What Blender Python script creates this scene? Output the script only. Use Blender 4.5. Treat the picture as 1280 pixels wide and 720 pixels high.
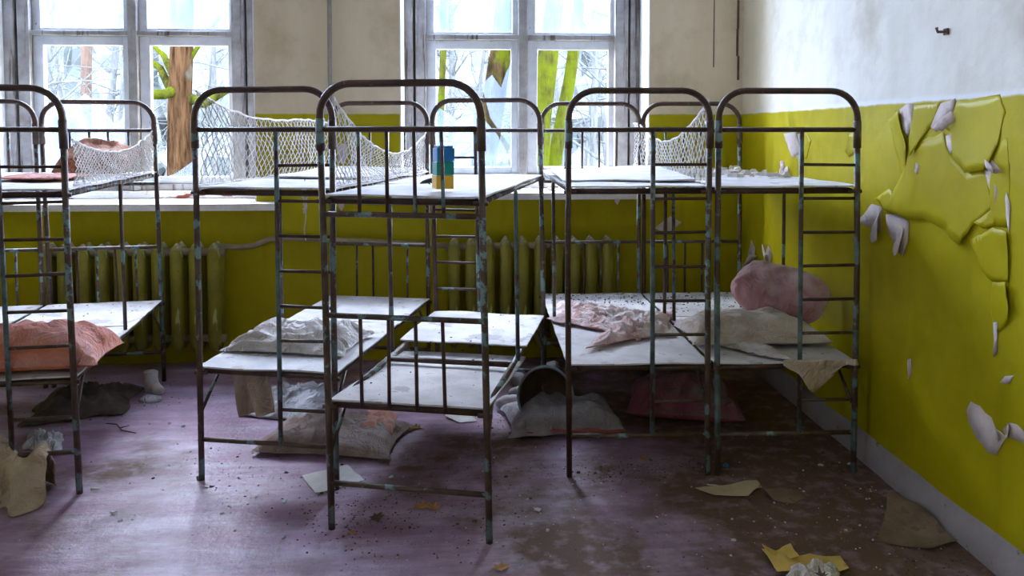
import bpy, bmesh, math, random
from mathutils import Vector, Matrix, noise as N

for o in list(bpy.data.objects): bpy.data.objects.remove(o)
SC = bpy.context.scene
COL = SC.collection
PI = math.pi

# ---------------------------------------------------------------- camera
FPX = 1000.0; YAW = 0.0511; PITCH = 0.0469; CY = 213.0; HC = 1.328
cam = bpy.data.cameras.new('camera'); cam.sensor_width = 36.0; cam.lens = FPX / 1280 * 36
cam.shift_y = (CY - 360) / 1280.0
cam.clip_end = 300
cob = bpy.data.objects.new('camera', cam); COL.objects.link(cob)
cob.location = (0, 0, HC)
CR = Matrix.Rotation(-YAW, 3, 'Z') @ Matrix.Rotation(PI / 2 - PITCH, 3, 'X')
cob.rotation_euler = CR.to_euler()
SC.camera = cob

# ---------------------------------------------------------------- daylight
SC.view_settings.view_transform = 'Standard'; SC.view_settings.look = 'None'
SC.view_settings.gamma = 1.0; SC.view_settings.use_curve_mapping = False
SC.view_settings.exposure = 2.68
SC.cycles.max_bounces = 10; SC.cycles.diffuse_bounces = 6; SC.cycles.transparent_max_bounces = 24
SC.cycles.sample_clamp_indirect = 8.0
SC.cycles.use_denoising = True
W = bpy.data.worlds.new('overcast_sky'); SC.world = W; W.use_nodes = True
bg = W.node_tree.nodes['Background']
bg.inputs['Color'].default_value = (0.78, 0.85, 1.0, 1); bg.inputs['Strength'].default_value = 9.0

# ---------------------------------------------------------------- pixel -> place helpers
def ray(px, py):
    d = CR @ Vector(((px - 640) / FPX, -(py - CY) / FPX, -1.0))
    return d
O3 = Vector((0, 0, HC))
def gp(px, py, z=0.0):
    d = ray(px, py); return O3 + d * ((z - HC) / d.z)
def bp(px, py, Y):
    d = ray(px, py); return O3 + d * (Y / d.y)
def wp(px, py, X):
    d = ray(px, py); return O3 + d * (X / d.x)

# ---------------------------------------------------------------- mesh helpers
class MB:
    def __init__(s): s.v = []; s.f = []
    def add(s, v, f):
        o = len(s.v); s.v += [Vector(p) for p in v]; s.f += [tuple(i + o for i in q) for q in f]; return s
    def box(s, a, b):
        (x0, y0, z0), (x1, y1, z1) = a, b
        if x0 > x1: x0, x1 = x1, x0
        if y0 > y1: y0, y1 = y1, y0
        if z0 > z1: z0, z1 = z1, z0
        return s.add([(x0,y0,z0),(x1,y0,z0),(x1,y1,z0),(x0,y1,z0),(x0,y0,z1),(x1,y0,z1),(x1,y1,z1),(x0,y1,z1)],
                     [(0,3,2,1),(4,5,6,7),(0,1,5,4),(1,2,6,5),(2,3,7,6),(3,0,4,7)])
    def tube(s, pts, r, n=8, caps=True, closed=False):
        pts = [Vector(p) for p in pts]; m = len(pts); rr = r if isinstance(r, (list, tuple)) else [r] * m
        vs = []; ref = None
        for i, p in enumerate(pts):
            if closed: t = pts[(i + 1) % m] - pts[i - 1]
            else: t = (pts[min(i + 1, m - 1)] - pts[max(i - 1, 0)])
            t.normalize()
            if ref is None:
                ref = t.cross(Vector((0, 0, 1)))
                if ref.length < .1: ref = t.cross(Vector((1, 0, 0)))
            ref = (ref - t * ref.dot(t)).normalized(); b = t.cross(ref)
            for k in range(n):
                a = 2 * PI * k / n
                vs.append(p + (ref * math.cos(a) + b * math.sin(a)) * rr[i])
        fs = []
        for i in range(m if closed else m - 1):
            j = (i + 1) % m
            for k in range(n):
                l = (k + 1) % n
                fs.append((i*n+k, i*n+l, j*n+l, j*n+k))
        if caps and not closed:
            fs.append(tuple(range(n - 1, -1, -1))); fs.append(tuple((m-1)*n + k for k in range(n)))
        return s.add(vs, fs)
    def map(s, f): s.v = [Vector(f(p)) for p in s.v]; return s
    def build(s, name, mat, parent=None, smooth=False, solid=0, bevel=0):
        me = bpy.data.meshes.new(name); me.from_pydata([tuple(p) for p in s.v], [], s.f); me.update()
        if smooth:
            me.polygons.foreach_set('use_smooth', [True] * len(me.polygons))
        o = bpy.data.objects.new(name, me); COL.objects.link(o)
        me.materials.append(mat)
        if parent: o.parent = parent
        if bevel:
            b = o.modifiers.new('bevel', 'BEVEL'); b.width = bevel; b.segments = 2; b.limit_method = 'ANGLE'
        if solid:
            d = o.modifiers.new('thickness', 'SOLIDIFY'); d.thickness = solid; d.offset = 0
        return o
def tag(o, label=None, cat=None, group=None, kind=None):
    if label: o['label'] = label
    if cat: o['category'] = cat
    if group: o['group'] = group
    if kind: o['kind'] = kind
    return o
def empty(name, loc=(0,0,0), rz=0):
    o = bpy.data.objects.new(name, None); COL.objects.link(o); o.location = loc; o.rotation_euler = (0, 0, rz)
    o.empty_display_size = .1
    return o
def struct(o): o['kind'] = 'structure'; return o
def nz(x, y, z=0): return N.noise(Vector((x, y, z)))
def ridge(x, y, z=0):
    wx = nz(x*.7+3.1, y*.7, z) ; wy = nz(x*.7, y*.7+7.7, z)
    return 1 - min(1, abs(nz(x + wx*1.2, y + wy*1.2, z)) * 2.6)

# ---------------------------------------------------------------- materials
class Nd:
    def __init__(s, name):
        s.m = bpy.data.materials.new(name); s.m.use_nodes = True; s.t = s.m.node_tree; s.n = s.t.nodes; s.l = s.t.links
        s.b = s.n['Principled BSDF']; s.tc = s.n.new('ShaderNodeTexCoord')
    def noise(s, scale, detail=6, rough=.6, vec=None, dist=0):
        n = s.n.new('ShaderNodeTexNoise'); n.inputs['Scale'].default_value = scale; n.inputs['Detail'].default_value = detail
        n.inputs['Roughness'].default_value = rough; n.inputs['Distortion'].default_value = dist
        s.l.new(vec or s.tc.outputs['Object'], n.inputs['Vector']); return n.outputs['Fac']
    def scaled(s, v):
        m = s.n.new('ShaderNodeMapping'); m.inputs['Scale'].default_value = v; s.l.new(s.tc.outputs['Object'], m.inputs['Vector']); return m.outputs['Vector']
    def ramp(s, fac, a, b):
        r = s.n.new('ShaderNodeMapRange'); r.inputs['From Min'].default_value = a; r.inputs['From Max'].default_value = b
        s.l.new(fac, r.inputs['Value']); return r.outputs['Result']
    def mix(s, fac, a, b):
        m = s.n.new('ShaderNodeMix'); m.data_type = 'RGBA'
        if isinstance(fac, (int, float)): m.inputs['Factor'].default_value = fac
        else: s.l.new(fac, m.inputs['Factor'])
        for k, c in (('A', a), ('B', b)):
            i = [q for q in m.inputs if q.name == k and q.type == 'RGBA'][0]
            if isinstance(c, (tuple, list)): i.default_value = (*c[:3], 1)
            else: s.l.new(c, i)
        return [q for q in m.outputs if q.type == 'RGBA'][0]
    def math(s, op, a, b=None):
        m = s.n.new('ShaderNodeMath'); m.operation = op
        for i, c in enumerate((a, b)):
            if c is None: continue
            if isinstance(c, (int, float)): m.inputs[i].default_value = c
            else: s.l.new(c, m.inputs[i])
        return m.outputs[0]
    def sep(s):
        q = s.n.new('ShaderNodeSeparateXYZ'); s.l.new(s.tc.outputs['Object'], q.inputs[0]); return q.outputs
    def normal_z(s):
        g = s.n.new('ShaderNodeNewGeometry'); q = s.n.new('ShaderNodeSeparateXYZ'); s.l.new(g.outputs['Normal'], q.inputs[0]); return q.outputs['Z']
    def col(s, c):
        if isinstance(c, (tuple, list)): s.b.inputs['Base Color'].default_value = (*c[:3], 1)
        else: s.l.new(c, s.b.inputs['Base Color'])
    def rough(s, r):
        if isinstance(r, (int, float)): s.b.inputs['Roughness'].default_value = r
        else: s.l.new(r, s.b.inputs['Roughness'])
    def bump(s, h, strength=.4, dist=.01):
        b = s.n.new('ShaderNodeBump'); b.inputs['Strength'].default_value = strength; b.inputs['Distance'].default_value = dist
        s.l.new(h, b.inputs['Height']); s.l.new(b.outputs['Normal'], s.b.inputs['Normal'])
M = {}
def simple(key, c1, c2, scale=8, rough=.8, bs=60, bump=.3, spots=None, dust=None, metal=0, lo=.35, hi=.65, spec=None):
    d = Nd(key); c = d.mix(d.ramp(d.noise(scale), lo, hi), c1, c2)
    for sp in (spots or []):
        c = d.mix(d.ramp(d.noise(sp[1], 5), sp[2], sp[2] + .04), c, sp[0])
    if dust:   # settled dust on faces turned upwards
        f = d.math('MULTIPLY', d.ramp(d.normal_z(), .25, .9), d.ramp(d.noise(dust[1], 4), .25, .6))
        c = d.mix(d.math('MULTIPLY', f, dust[2]), c, dust[0])
    d.col(c); d.rough(rough); d.b.inputs['Metallic'].default_value = metal
    if spec is not None: d.b.inputs['Specular IOR Level'].default_value = spec
    if bs == 300:   # fabric: creases plus weave
        cre = d.math('ABSOLUTE', d.math('SUBTRACT', d.noise(9, 4, .55, None, 1.6), .5))
        d.bump(d.math('ADD', d.math('MULTIPLY', cre, 2.2), d.math('MULTIPLY', d.noise(260, 2), .08)), .75, .03)
        d.b.inputs['Specular IOR Level'].default_value = .15
    elif bump: d.bump(d.noise(bs, 4), bump, .004)
    M[key] = d.m; return d.m
DUST = (.72, .72, .74)
simple('tube_brown', (.030,.012,.007), (.080,.034,.019), 22, .5, 120, .3, spots=[((.20,.11,.07), 40, .66), ((.16,.27,.28), 14, .66)])
simple('tube_teal', (.05,.075,.078), (.15,.24,.25), 16, .45, 120, .3, spots=[((.06,.03,.02), 9, .50), ((.22,.12,.08), 36, .66)])
simple('tube_mix', (.045,.022,.014), (.10,.065,.042), 18, .5, 120, .3, spots=[((.17,.27,.28), 11, .55)])
simple('deck', (.52,.51,.53), (.70,.69,.71), 7, .75, 90, .5, spots=[((.44,.42,.43), 5, .60), ((.34,.32,.31), 22, .64), ((.14,.12,.11), 80, .70)], spec=.2)
simple('deck_brown', (.40,.34,.29), (.68,.66,.66), 5, .8, 90, .5, spots=[((.25,.21,.18), 30, .68)], spec=.2)
simple('radiator', (.14,.13,.020), (.30,.28,.035), 7, .5, 60, .3, spots=[((.40,.48,.16), 13, .60), ((.09,.05,.03), 9, .68)], dust=(DUST, 9, .8))
d = Nd('radiator'); st = d.noise(1, 5, .6, d.scaled((22, 22, 5)))
c = d.mix(d.ramp(d.noise(6), .3, .7), (.16,.14,.012), (.30,.27,.020)); c = d.mix(d.ramp(st, .60, .64), c, (.42,.50,.16)); c = d.mix(d.ramp(d.noise(9, 5), .66, .70), c, (.09,.05,.03))
c = d.mix(d.math('MULTIPLY', d.ramp(d.normal_z(), .3, .8), .8), c, (.62,.60,.58))
d.col(c); d.rough(.45); d.bump(d.noise(50), .3, .004); M['radiator'] = d.m
simple('pipe', (.22,.18,.10), (.34,.28,.20), 12, .6, 80, .3, spots=[((.30,.34,.12), 8, .62)])
simple('sill', (.55,.53,.50), (.74,.73,.72), 7, .7, 50, .5, spots=[((.28,.10,.06), 9, .68), ((.25,.22,.19), 20, .70)])
simple('plaster', (.50,.41,.39), (.66,.58,.56), 10, .9, 70, .5, spots=[((.40,.31,.28), 22, .66)])
simple('pillow_orange', (.56,.15,.065), (.68,.24,.14), 5, .9, 300, .25, dust=((.74,.52,.56), 6, .6), spots=[((.16,.06,.05), 30, .72)])
simple('pillow_rust', (.32,.10,.05), (.48,.19,.10), 7, .9, 300, .25, dust=((.60,.45,.40), 8, .5), spots=[((.13,.05,.03), 12, .66)])
simple('cloth_white', (.42,.36,.32), (.64,.60,.58), 6, .9, 300, .25, dust=((.80,.80,.83), 6, .75))
simple('cloth_pink', (.52,.22,.19), (.66,.40,.36), 6, .9, 300, .25, dust=((.80,.76,.78), 9, .9))
simple('cloth_grey', (.28,.27,.28), (.50,.50,.54), 8, .9, 300, .25, dust=((.66,.68,.74), 6, .7))
simple('cloth_beige', (.36,.28,.18), (.58,.48,.36), 6, .9, 300, .25, spots=[((.18,.13,.06), 14, .66)])
simple('pillow_brown', (.20,.125,.09), (.32,.22,.17), 6, .9, 300, .25, dust=((.45,.42,.44), 5, .6))
simple('pillow_tan', (.40,.31,.23), (.58,.48,.41), 6, .9, 300, .25, dust=((.74,.71,.72), 6, .7))
simple('pillow_mauve', (.34,.16,.17), (.50,.28,.29), 6, .9, 300, .25, dust=((.70,.60,.66), 6, .7))
simple('pillow_grey', (.20,.17,.17), (.32,.30,.32), 6, .9, 300, .25, dust=((.55,.55,.62), 6, .6))
simple('pillow_magenta', (.24,.045,.085), (.32,.08,.13), 6, .9, 300, .25, dust=((.25,.21,.21), 5, .9))
simple('piping_red', (.36,.05,.05), (.46,.09,.08), 9, .8, 100, .2)
simple('lining', (.55,.24,.17), (.64,.38,.30), 9, .8, 100, .2)
simple('rope', (.55,.52,.48), (.78,.76,.74), 20, .9, 100, .2)
simple('rope_dark', (.20,.18,.16), (.36,.33,.30), 20, .9, 100, .2)
simple('paper', (.62,.60,.57), (.78,.77,.76), 8, .85, 60, .2)
simple('cardboard', (.42,.33,.19), (.56,.46,.30), 8, .85, 60, .3, spots=[((.26,.18,.09), 16, .66)])
simple('cardboard_dim', (.15,.10,.065), (.27,.19,.12), 8, .85, 60, .3, spots=[((.16,.11,.07), 16, .60)])
simple('paper_yellow', (.50,.33,.06), (.62,.45,.13), 8, .85, 60, .3, spots=[((.34,.20,.06), 12, .66)])
simple('leaf_brown', (.34,.16,.05), (.52,.28,.09), 20, .8, 60, .3)
simple('leaf_dark', (.08,.05,.035), (.14,.09,.06), 20, .8, 60, .3)
simple('dirt', (.055,.042,.038), (.13,.105,.095), 12, .95, 60, .3)
simple('crumb_pale', (.44,.43,.43), (.66,.67,.70), 3, .9, 60, .3)
simple('rubble', (.42,.38,.35), (.70,.68,.67), 5, .9, 60, .4)
simple('lump', (.30,.26,.25), (.46,.42,.41), 9, .9, 60, .4, dust=((.72,.72,.76), 6, .85), spots=[((.28,.10,.07), 10, .70)])
simple('hoop', (.16,.22,.30), (.32,.42,.52), 9, .4, 60, .2)
simple('black_rubber', (.012,.013,.016), (.03,.03,.035), 9, .5, 60, .2)
simple('mask_pale', (.42,.40,.38), (.62,.60,.58), 12, .7, 60, .3, spots=[((.15,.12,.11), 14, .64)])
simple('block_blue', (.004,.14,.42), (.008,.19,.50), 5, .4, 60, .05)
simple('block_green', (.0,.22,.19), (.0,.28,.24), 5, .4, 60, .05)
simple('block_yellow', (.62,.34,.015), (.70,.42,.03), 5, .4, 60, .05)
simple('ceiling', (.60,.60,.57), (.70,.70,.66), 3, .9, 60, .2)

# weathered white paint on the window frames: long cracks along the grain
d = Nd('frame_paint')
gr = d.noise(1, 7, .65, d.scaled((26, 26, 1.6)))
c = d.mix(d.ramp(d.noise(7), .3, .7), (.19,.17,.16), (.42,.41,.41))
c = d.mix(d.ramp(gr, .55, .63), c, (.09,.065,.05))
c = d.mix(d.ramp(d.noise(5, 4), .70, .72), c, (.16,.035,.015))
d.col(c); d.rough(.75); d.bump(gr, .6, .006); M['frame_paint'] = d.m
d = Nd('sash_paint')
c = d.mix(d.ramp(d.noise(9), .3, .7), (.50,.53,.58), (.68,.71,.76))
c = d.mix(d.ramp(d.noise(30, 5), .68, .72), c, (.22,.19,.17))
d.col(c); d.rough(.6); d.bump(d.noise(40), .3, .004); M['sash_paint'] = d.m
# bottom rail of the window: white paint off the red-brown undercoat
d = Nd('rail_paint')
c = d.mix(d.ramp(d.noise(7), .3, .7), (.56,.55,.55), (.74,.74,.75))
c = d.mix(d.ramp(d.noise(1, 5, .6, d.scaled((6, 6, 22))), .56, .60), c, (.24,.045,.025))
d.col(c); d.rough(.7); d.bump(d.noise(40), .4, .004); M['rail_paint'] = d.m

# walls: limewash above, oil paint below
def wall_mat(key, cream1, cream2, line, band):
    d = Nd(key); z = d.sep()['Z']
    wob = d.math('ADD', z, d.math('MULTIPLY', d.math('SUBTRACT', d.noise(9, 5), .5), .018))
    up = d.ramp(wob, line - .004, line + .004)
    st = d.noise(1, 6, .65, d.scaled((5, 5, .8)))
    cr = d.mix(d.ramp(st, .35, .68), cream1, cream2)
    cr = d.mix(d.ramp(d.noise(3, 6), .52, .80), cr, (cream1[0]*.72, cream1[1]*.69, cream1[2]*.62))
    cr = d.mix(d.ramp(d.noise(38, 3), .765, .785), cr, (.16,.13,.10))
    bandf = d.math('MULTIPLY', d.ramp(wob, line + band, line + band - .012), d.ramp(d.noise(4), .2, .5))
    cr = d.mix(bandf, cr, (.80,.82,.85))
    g = d.mix(d.ramp(d.noise(2.2, 6), .3, .7), (.335,.285,.003), (.445,.390,.006))
    g = d.mix(d.ramp(d.noise(1, 6, .6, d.scaled((7, 7, .7))), .60, .85), g, (.28,.24,.004))
    g = d.mix(d.ramp(d.noise(55, 3), .755, .775), g, (.13,.11,.02))
    if key == 'wall_right':   # yellowed coat toward the corner, with the fall-off of light painted in
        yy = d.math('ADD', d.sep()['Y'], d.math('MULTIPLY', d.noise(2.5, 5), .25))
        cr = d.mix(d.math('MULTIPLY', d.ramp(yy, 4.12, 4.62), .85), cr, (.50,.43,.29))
    d.col(d.mix(up, g, cr))
    mr = d.n.new('ShaderNodeMapRange'); mr.inputs['To Min'].default_value = .42; mr.inputs['To Max'].default_value = .92
    d.l.new(up, mr.inputs['Value']); d.rough(mr.outputs['Result'])
    h = d.math('ADD', d.math('MULTIPLY', d.noise(2.6, 3, .5), 5.0), d.math('MULTIPLY', d.noise(30, 5), .25))
    d.b.inputs['Specular IOR Level'].default_value = .14
    d.bump(h, .45, .012); M[key] = d.m
wall_mat('wall_back', (.62,.52,.37), (.70,.60,.45), 1.437, .0)
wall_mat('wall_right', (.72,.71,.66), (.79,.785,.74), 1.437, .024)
d = Nd('green_paint')
g = d.mix(d.ramp(d.noise(2.2, 6), .3, .7), (.335,.285,.003), (.445,.390,.006))
d.col(g); d.rough(.42); d.b.inputs['Specular IOR Level'].default_value = .14; d.bump(d.noise(14, 4), .25, .006); M['green_paint'] = d.m
d = Nd('skirting')
c = d.mix(d.ramp(d.noise(5), .3, .7), (.24,.21,.23), (.37,.335,.36)); c = d.mix(d.ramp(d.noise(16), .64, .7), c, (.15,.11,.10))
d.col(c); d.rough(.8); d.bump(d.noise(30), .5, .006); M['skirting'] = d.m

# floor: worn plum-brown paint under dust, dirt in drifts
d = Nd('floor')
a = d.mix(d.ramp(d.noise(1.7, 7), .3, .7), (.260,.125,.210), (.390,.250,.380))
a = d.mix(d.ramp(d.noise(1, 7, .7, d.scaled((2, 9, 1))), .42, .72), a, (.56,.48,.63))
xy = d.sep()
drift = d.math('ADD', d.noise(1.15, 8, .62), d.math('MULTIPLY', d.ramp(xy['X'], -.75, .75), .17))
dirtf = d.math('MULTIPLY', d.ramp(drift, .53, .66), d.ramp(d.noise(14, 6), .15, .5))
a = d.mix(d.math('MULTIPLY', d.ramp(d.noise(8, 8, .72), .48, .70), .55), a, (.20,.125,.165))
a = d.mix(dirtf, a, (.125,.070,.044))
a = d.mix(d.ramp(d.noise(46, 4), .70, .74), a, (.05,.035,.03))
a = d.mix(d.ramp(d.noise(60, 3), .745, .765), a, (.5,.5,.52))
d.col(a)
mr = d.n.new('ShaderNodeMapRange'); mr.inputs['To Min'].default_value = .28; mr.inputs['To Max'].default_value = .7
d.l.new(dirtf, mr.inputs['Value']); d.rough(mr.outputs['Result'])
d.bump(d.math('ADD', d.noise(24, 8, .7), d.math('MULTIPLY', d.noise(1, 4, .5, d.scaled((1.2, 14, 1))), .8)), .5, .012); M['floor'] = d.m

# window glass, dusty on the weather side
def glass_mat(key, lo, hi, tint):
    d = Nd(key); n = d.n
    tr = n.new('ShaderNodeBsdfTransparent'); tr.inputs['Color'].default_value = (.86, .91, .98, 1); tl = n.new('ShaderNodeBsdfTranslucent'); tl.inputs['Color'].default_value = (*tint, 1)
    gl = n.new('ShaderNodeBsdfGlossy'); gl.inputs['Roughness'].default_value = .08
    f = d.ramp(d.noise(1, 7, .7, d.scaled((5, 5, 2.2)), 1.5), .3, .75)
    mr = n.new('ShaderNodeMapRange'); mr.inputs['To Min'].default_value = lo; mr.inputs['To Max'].default_value = hi; d.l.new(f, mr.inputs['Value'])
    m1 = n.new('ShaderNodeMixShader'); d.l.new(mr.outputs['Result'], m1.inputs[0]); d.l.new(tr.outputs[0], m1.inputs[1]); d.l.new(tl.outputs[0], m1.inputs[2])
    m2 = n.new('ShaderNodeMixShader'); m2.inputs[0].default_value = .05; d.l.new(m1.outputs[0], m2.inputs[1]); d.l.new(gl.outputs[0], m2.inputs[2])
    d.l.new(m2.outputs[0], n['Material Output'].inputs['Surface']); M[key] = d.m
glass_mat('glass_dusty', .03, .10, (.40,.58,.95))
glass_mat('glass_shard', .03, .07, (.40,.52,.95))

# outdoors
def bark(key, c1, c2, moss=None, mo=.5):
    d = Nd(key); st = d.noise(1, 7, .7, d.scaled((16, 16, 2.2)))
    c = d.mix(d.ramp(st, .38, .62), c1, c2)
    if moss: c = d.mix(d.ramp(d.noise(3, 5), mo, mo + .12), c, moss)
    d.col(c); d.rough(.95); d.b.inputs['Specular IOR Level'].default_value = 0; d.bump(st, 1.0, .05); M[key] = d.m
bark('bark_brown', (.004,.0022,.0012), (.026,.015,.008), (.024,.024,.019), .60)
bark('bark_moss', (.004,.003,.0018), (.018,.013,.006), (.017,.022,.0015), .52)
bark('bark_moss_bright', (.008,.007,.003), (.022,.026,.004), (.021,.027,.002), .42)
bark('bark_pale', (.026,.030,.033), (.050,.055,.058))
bark('bark_pine', (.03,.022,.018), (.045,.033,.028))
simple('leaf_litter', (.040,.037,.034), (.075,.07,.064), 3, .95, 20, .5)
simple('needles', (.038,.048,.050), (.070,.080,.084), 1.1, .95, 20, .3, spec=0)

# ================================================================ SETTING
WX = 1.60; WY = 4.66; RD = .25; LX = -3.75; BY = -2.6; CZ = 3.5; LINE = 1.437
WIN = [None, None]
WT = 3.22
# exact window openings from where their reveals meet the wall face
WIN[0] = (bp(4, 100, WY+RD).x, bp(318, 100, WY).x, .930)
WIN[1] = (bp(500, 100, WY).x, bp(812, 100, WY).x, .985)
b = MB(); b.box((LX-.2, BY-.2, -.12), (WX+.2, WY+.02, 0)); struct(b.build('floor', M['floor']))
b = MB(); b.box((LX-.2, BY-.2, CZ), (WX+.2, WY+.45, CZ+.15)); struct(b.build('ceiling', M['ceiling']))
# left wall (out of the picture) has an invented window, added to fill the right wall with light
SW = (-2.15, -1.55, 1.3, 2.75)
b = MB(); b.box((LX-.3, BY, -.1), (LX, SW[0], CZ)); b.box((LX-.3, SW[1], -.1), (LX, WY+.4, CZ)); b.box((LX-.3, SW[0], -.1), (LX, SW[1], SW[2])); b.box((LX-.3, SW[0], SW[3]), (LX, SW[1], CZ))
struct(b.build('wall_left', M['wall_right']))
b = MB(); fill_w = struct(empty('window_4', (LX-.2, (SW[0]+SW[1])/2, SW[2])))
for ya, yb_ in ((-.30, -.26), (-.02, .02), (.26, .30)):
    MB().box((-.05, ya, 0), (.05, yb_, SW[3]-SW[2])).build('mullion', M['frame_paint'], fill_w)
for za, zb_ in ((0, .07), (1.2, 1.26), (SW[3]-SW[2]-.07, SW[3]-SW[2])):
    MB().box((-.05, -.30, za), (.05, .30, zb_)).build('transom', M['frame_paint'], fill_w)
L = bpy.data.lights.new('window_portal', 'AREA'); L.shape = 'RECTANGLE'; L.size = SW[3]-SW[2]; L.size_y = SW[1]-SW[0]; L.cycles.is_portal = True
o = bpy.data.objects.new('window_portal', L); COL.objects.link(o); o.location = (LX-.32, (SW[0]+SW[1])/2, (SW[2]+SW[3])/2); o.rotation_euler = (0, -PI/2, 0)
b = MB(); b.box((LX-.2, BY-.2, -.1), (WX+.2, BY, CZ)); struct(b.build('wall_front', M['wall_right']))
b = MB()
TH = .62
order = [WIN[0], WIN[1]]
xs = LX
for (x0, x1, zs) in order:
    b.box((xs, WY, -.1), (x0, WY+TH, CZ)); b.box((x0, WY, -.1), (x1, WY+TH, zs-.02)); b.box((x0, WY, WT), (x1, WY+TH, CZ)); xs = x1
b.box((xs, WY, -.1), (WX+.2, WY+TH, CZ))
wall_back = struct(b.build('wall_back', M['wall_back']))
# right wall: a gently uneven sheet with thickness
b = MB(); ny, nzz = 260, 110
vs = []; fs = []
for i in range(ny + 1):
    for j in range(nzz + 1):
        y = BY + (WY - BY) * i / ny; z = CZ * j / nzz
        vs.append((WX + .006 * nz(y*2.2, z*2.2, 4), y, z))
for i in range(ny):
    for j in range(nzz):
        a = i*(nzz+1)+j; fs.append((a, a+1, a+nzz+2, a+nzz+1))
b.add(vs, fs); b.box((WX+.02, BY, -.1), (WX+.2, WY+TH, CZ))
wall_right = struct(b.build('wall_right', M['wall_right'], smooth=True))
# cement skirting, worn and sloping
b = MB(); n = 60; vs = []; fs = []
for i in range(n + 1):
    y = BY + (WY - BY) * i / n; w = .006 * nz(y*5, 1.3); h = .105 + .012 * nz(y*3, 5.2)
    vs += [(WX-.026+w, y, 0), (WX-.024+w, y, .03), (WX-.006, y, h), (WX+.015, y, h+.004)]
for i in range(n):
    for k in range(3): a = i*4+k; fs.append((a, a+4, a+5, a+1))
b.add(vs, fs); struct(b.build('baseboard_right', M['skirting'], smooth=True))

# ---------------------------------------------------------------- windows
def window(idx, x0, x1, zs, pxs, ptr, panes, yb):
    """pxs: jamb inner left, mullion left/right, jamb inner right (world x); ptr transom z0,z1"""
    root = struct(empty('window_%d' % idx, ((x0+x1)/2, WY+RD, zs)))
    ox, oy, oz = root.location
    def part(name, mb, mat, parent=root, **k):
        mb.map(lambda p: p - Vector((ox, oy, oz))); return mb.build(name, mat, parent, **k)
    Y0 = WY + RD; j0, m0, m1, j1 = pxs; t0, t1 = ptr
    for (a, c, nm) in ((x0, j0, 'jamb'), (j1, x1, 'jamb')):
        mid = a + (c - a) * (.48 if a == x0 else (.37 if idx == 1 else .53))
        mb = MB(); mb.box((a-.01, Y0, zs), (mid-.007, Y0+.10, WT)); part(nm, mb, M['frame_paint'], bevel=.006)
        mb = MB(); mb.box((mid+.007, Y0+.012, zs), (c, Y0+.11, WT)); part(nm, mb, M['frame_paint'], bevel=.006)
        mb = MB(); mb.box((mid-.02, Y0+.05, zs), (mid+.02, Y0+.09, WT)); part('jamb_filler', mb, M['leaf_dark'])
    mb = MB(); mb.box((m0, Y0+.012, yb), (m1, Y0+.11, WT)); part('mullion', mb, M['frame_paint'], bevel=.006)
    for a, c in ((j0, m0), (m1, j1)):
        mb = MB(); mb.box((a, Y0+.014, t0), (c, Y0+.11, t1)); part('transom', mb, M['frame_paint'], bevel=.005)
        mb = MB(); mb.box((a, Y0+.03, yb), (c, Y0+.10, yb+.04)); part('sill_bar', mb, M['frame_paint'])
    mb = MB(); mb.box((x0-.005, Y0-.005, zs), (x1+.005, Y0+.13, yb)); part('bottom_rail', mb, M['rail_paint'], bevel=.006)
    mb = MB(); mb.box((x0-.005, Y0, WT-.05), (x1+.005, Y0+.11, WT)); part('head', mb, M['frame_paint'])
    k = 0
    for a, c in ((j0, m0), (m1, j1)):
        for (za, zb, up) in ((yb+.04, t0, 0), (t1, WT-.05, 1)):
            sw = .05 if up else .062
            s = MB()
            s.box((a, Y0+.05, za), (a+sw, Y0+.09, zb)); s.box((c-sw*.7, Y0+.05, za), (c, Y0+.09, zb))
            s.box((a+sw, Y0+.05, zb-(.03 if up else .055)), (c-sw*.7, Y0+.09, zb)); s.box((a+sw, Y0+.05, za), (c-sw*.7, Y0+.09, za+(.02 if up else .045)))
            so = part('sash', s, M['sash_paint'], bevel=.004)
            ga, gc, gz0, gz1 = a+sw-.005, c-sw*.7+.005, za+.015, zb-.02
            for poly, mt in panes[k]:
                if poly is None:
                    g = MB(); g.box((ga, Y0+.068, gz0), (gc, Y0+.071, gz1)); part('pane', g, M[mt], so)
                else:
                    nn = len(poly); pv = []
                    for yy in (Y0+.068, Y0+.071): pv += [(ga+(gc-ga)*u, yy, gz0+(gz1-gz0)*v) for u, v in poly]
                    fs = [tuple(range(nn)), tuple(range(2*nn-1, nn-1, -1))] + [(i, i+nn, (i+1) % nn + nn, (i+1) % nn) for i in range(nn)]
                    g = MB().add(pv, fs); part('glass_shard', g, M[mt], so)
            k += 1
    return root
def wx(px): return bp(px, 60, WY + RD).x
def wz(py, px=640): return bp(px, py, WY + RD).z
full = [(None, 'glass_dusty')]
shards = [([(0,0),(.98,0),(.93,.16),(.80,.30),(.62,.42),(.52,.50),(.45,.55),(.30,.40),(.15,.46),(0,.52)], 'glass_shard'),
          ([(.72,.42),(.98,.20),(1,.86),(.93,.78),(.86,.66),(.74,.76),(.60,.68),(.64,.60)], 'glass_shard')]
left_low = [([(0,0),(1,0),(1,.48),(.86,.40),(.70,.52),(.5,.62),(.3,.55),(.15,.60),(0,.52)], 'glass_dusty')]
corner = [([(0,0),(.55,0),(.78,.32),(.50,.14),(.3,.06)], 'glass_shard')]
window(1, *WIN[0], (wx(35), wx(158), wx(170), wx(291)), (wz(47), wz(41)), [left_low, full, corner, full], wz(239, 200))
window(2, *WIN[1], (wx(532), wx(648), wx(660), wx(771)), (wz(49.5), wz(43)), [shards, full, [], full], wz(226, 700))
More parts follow.
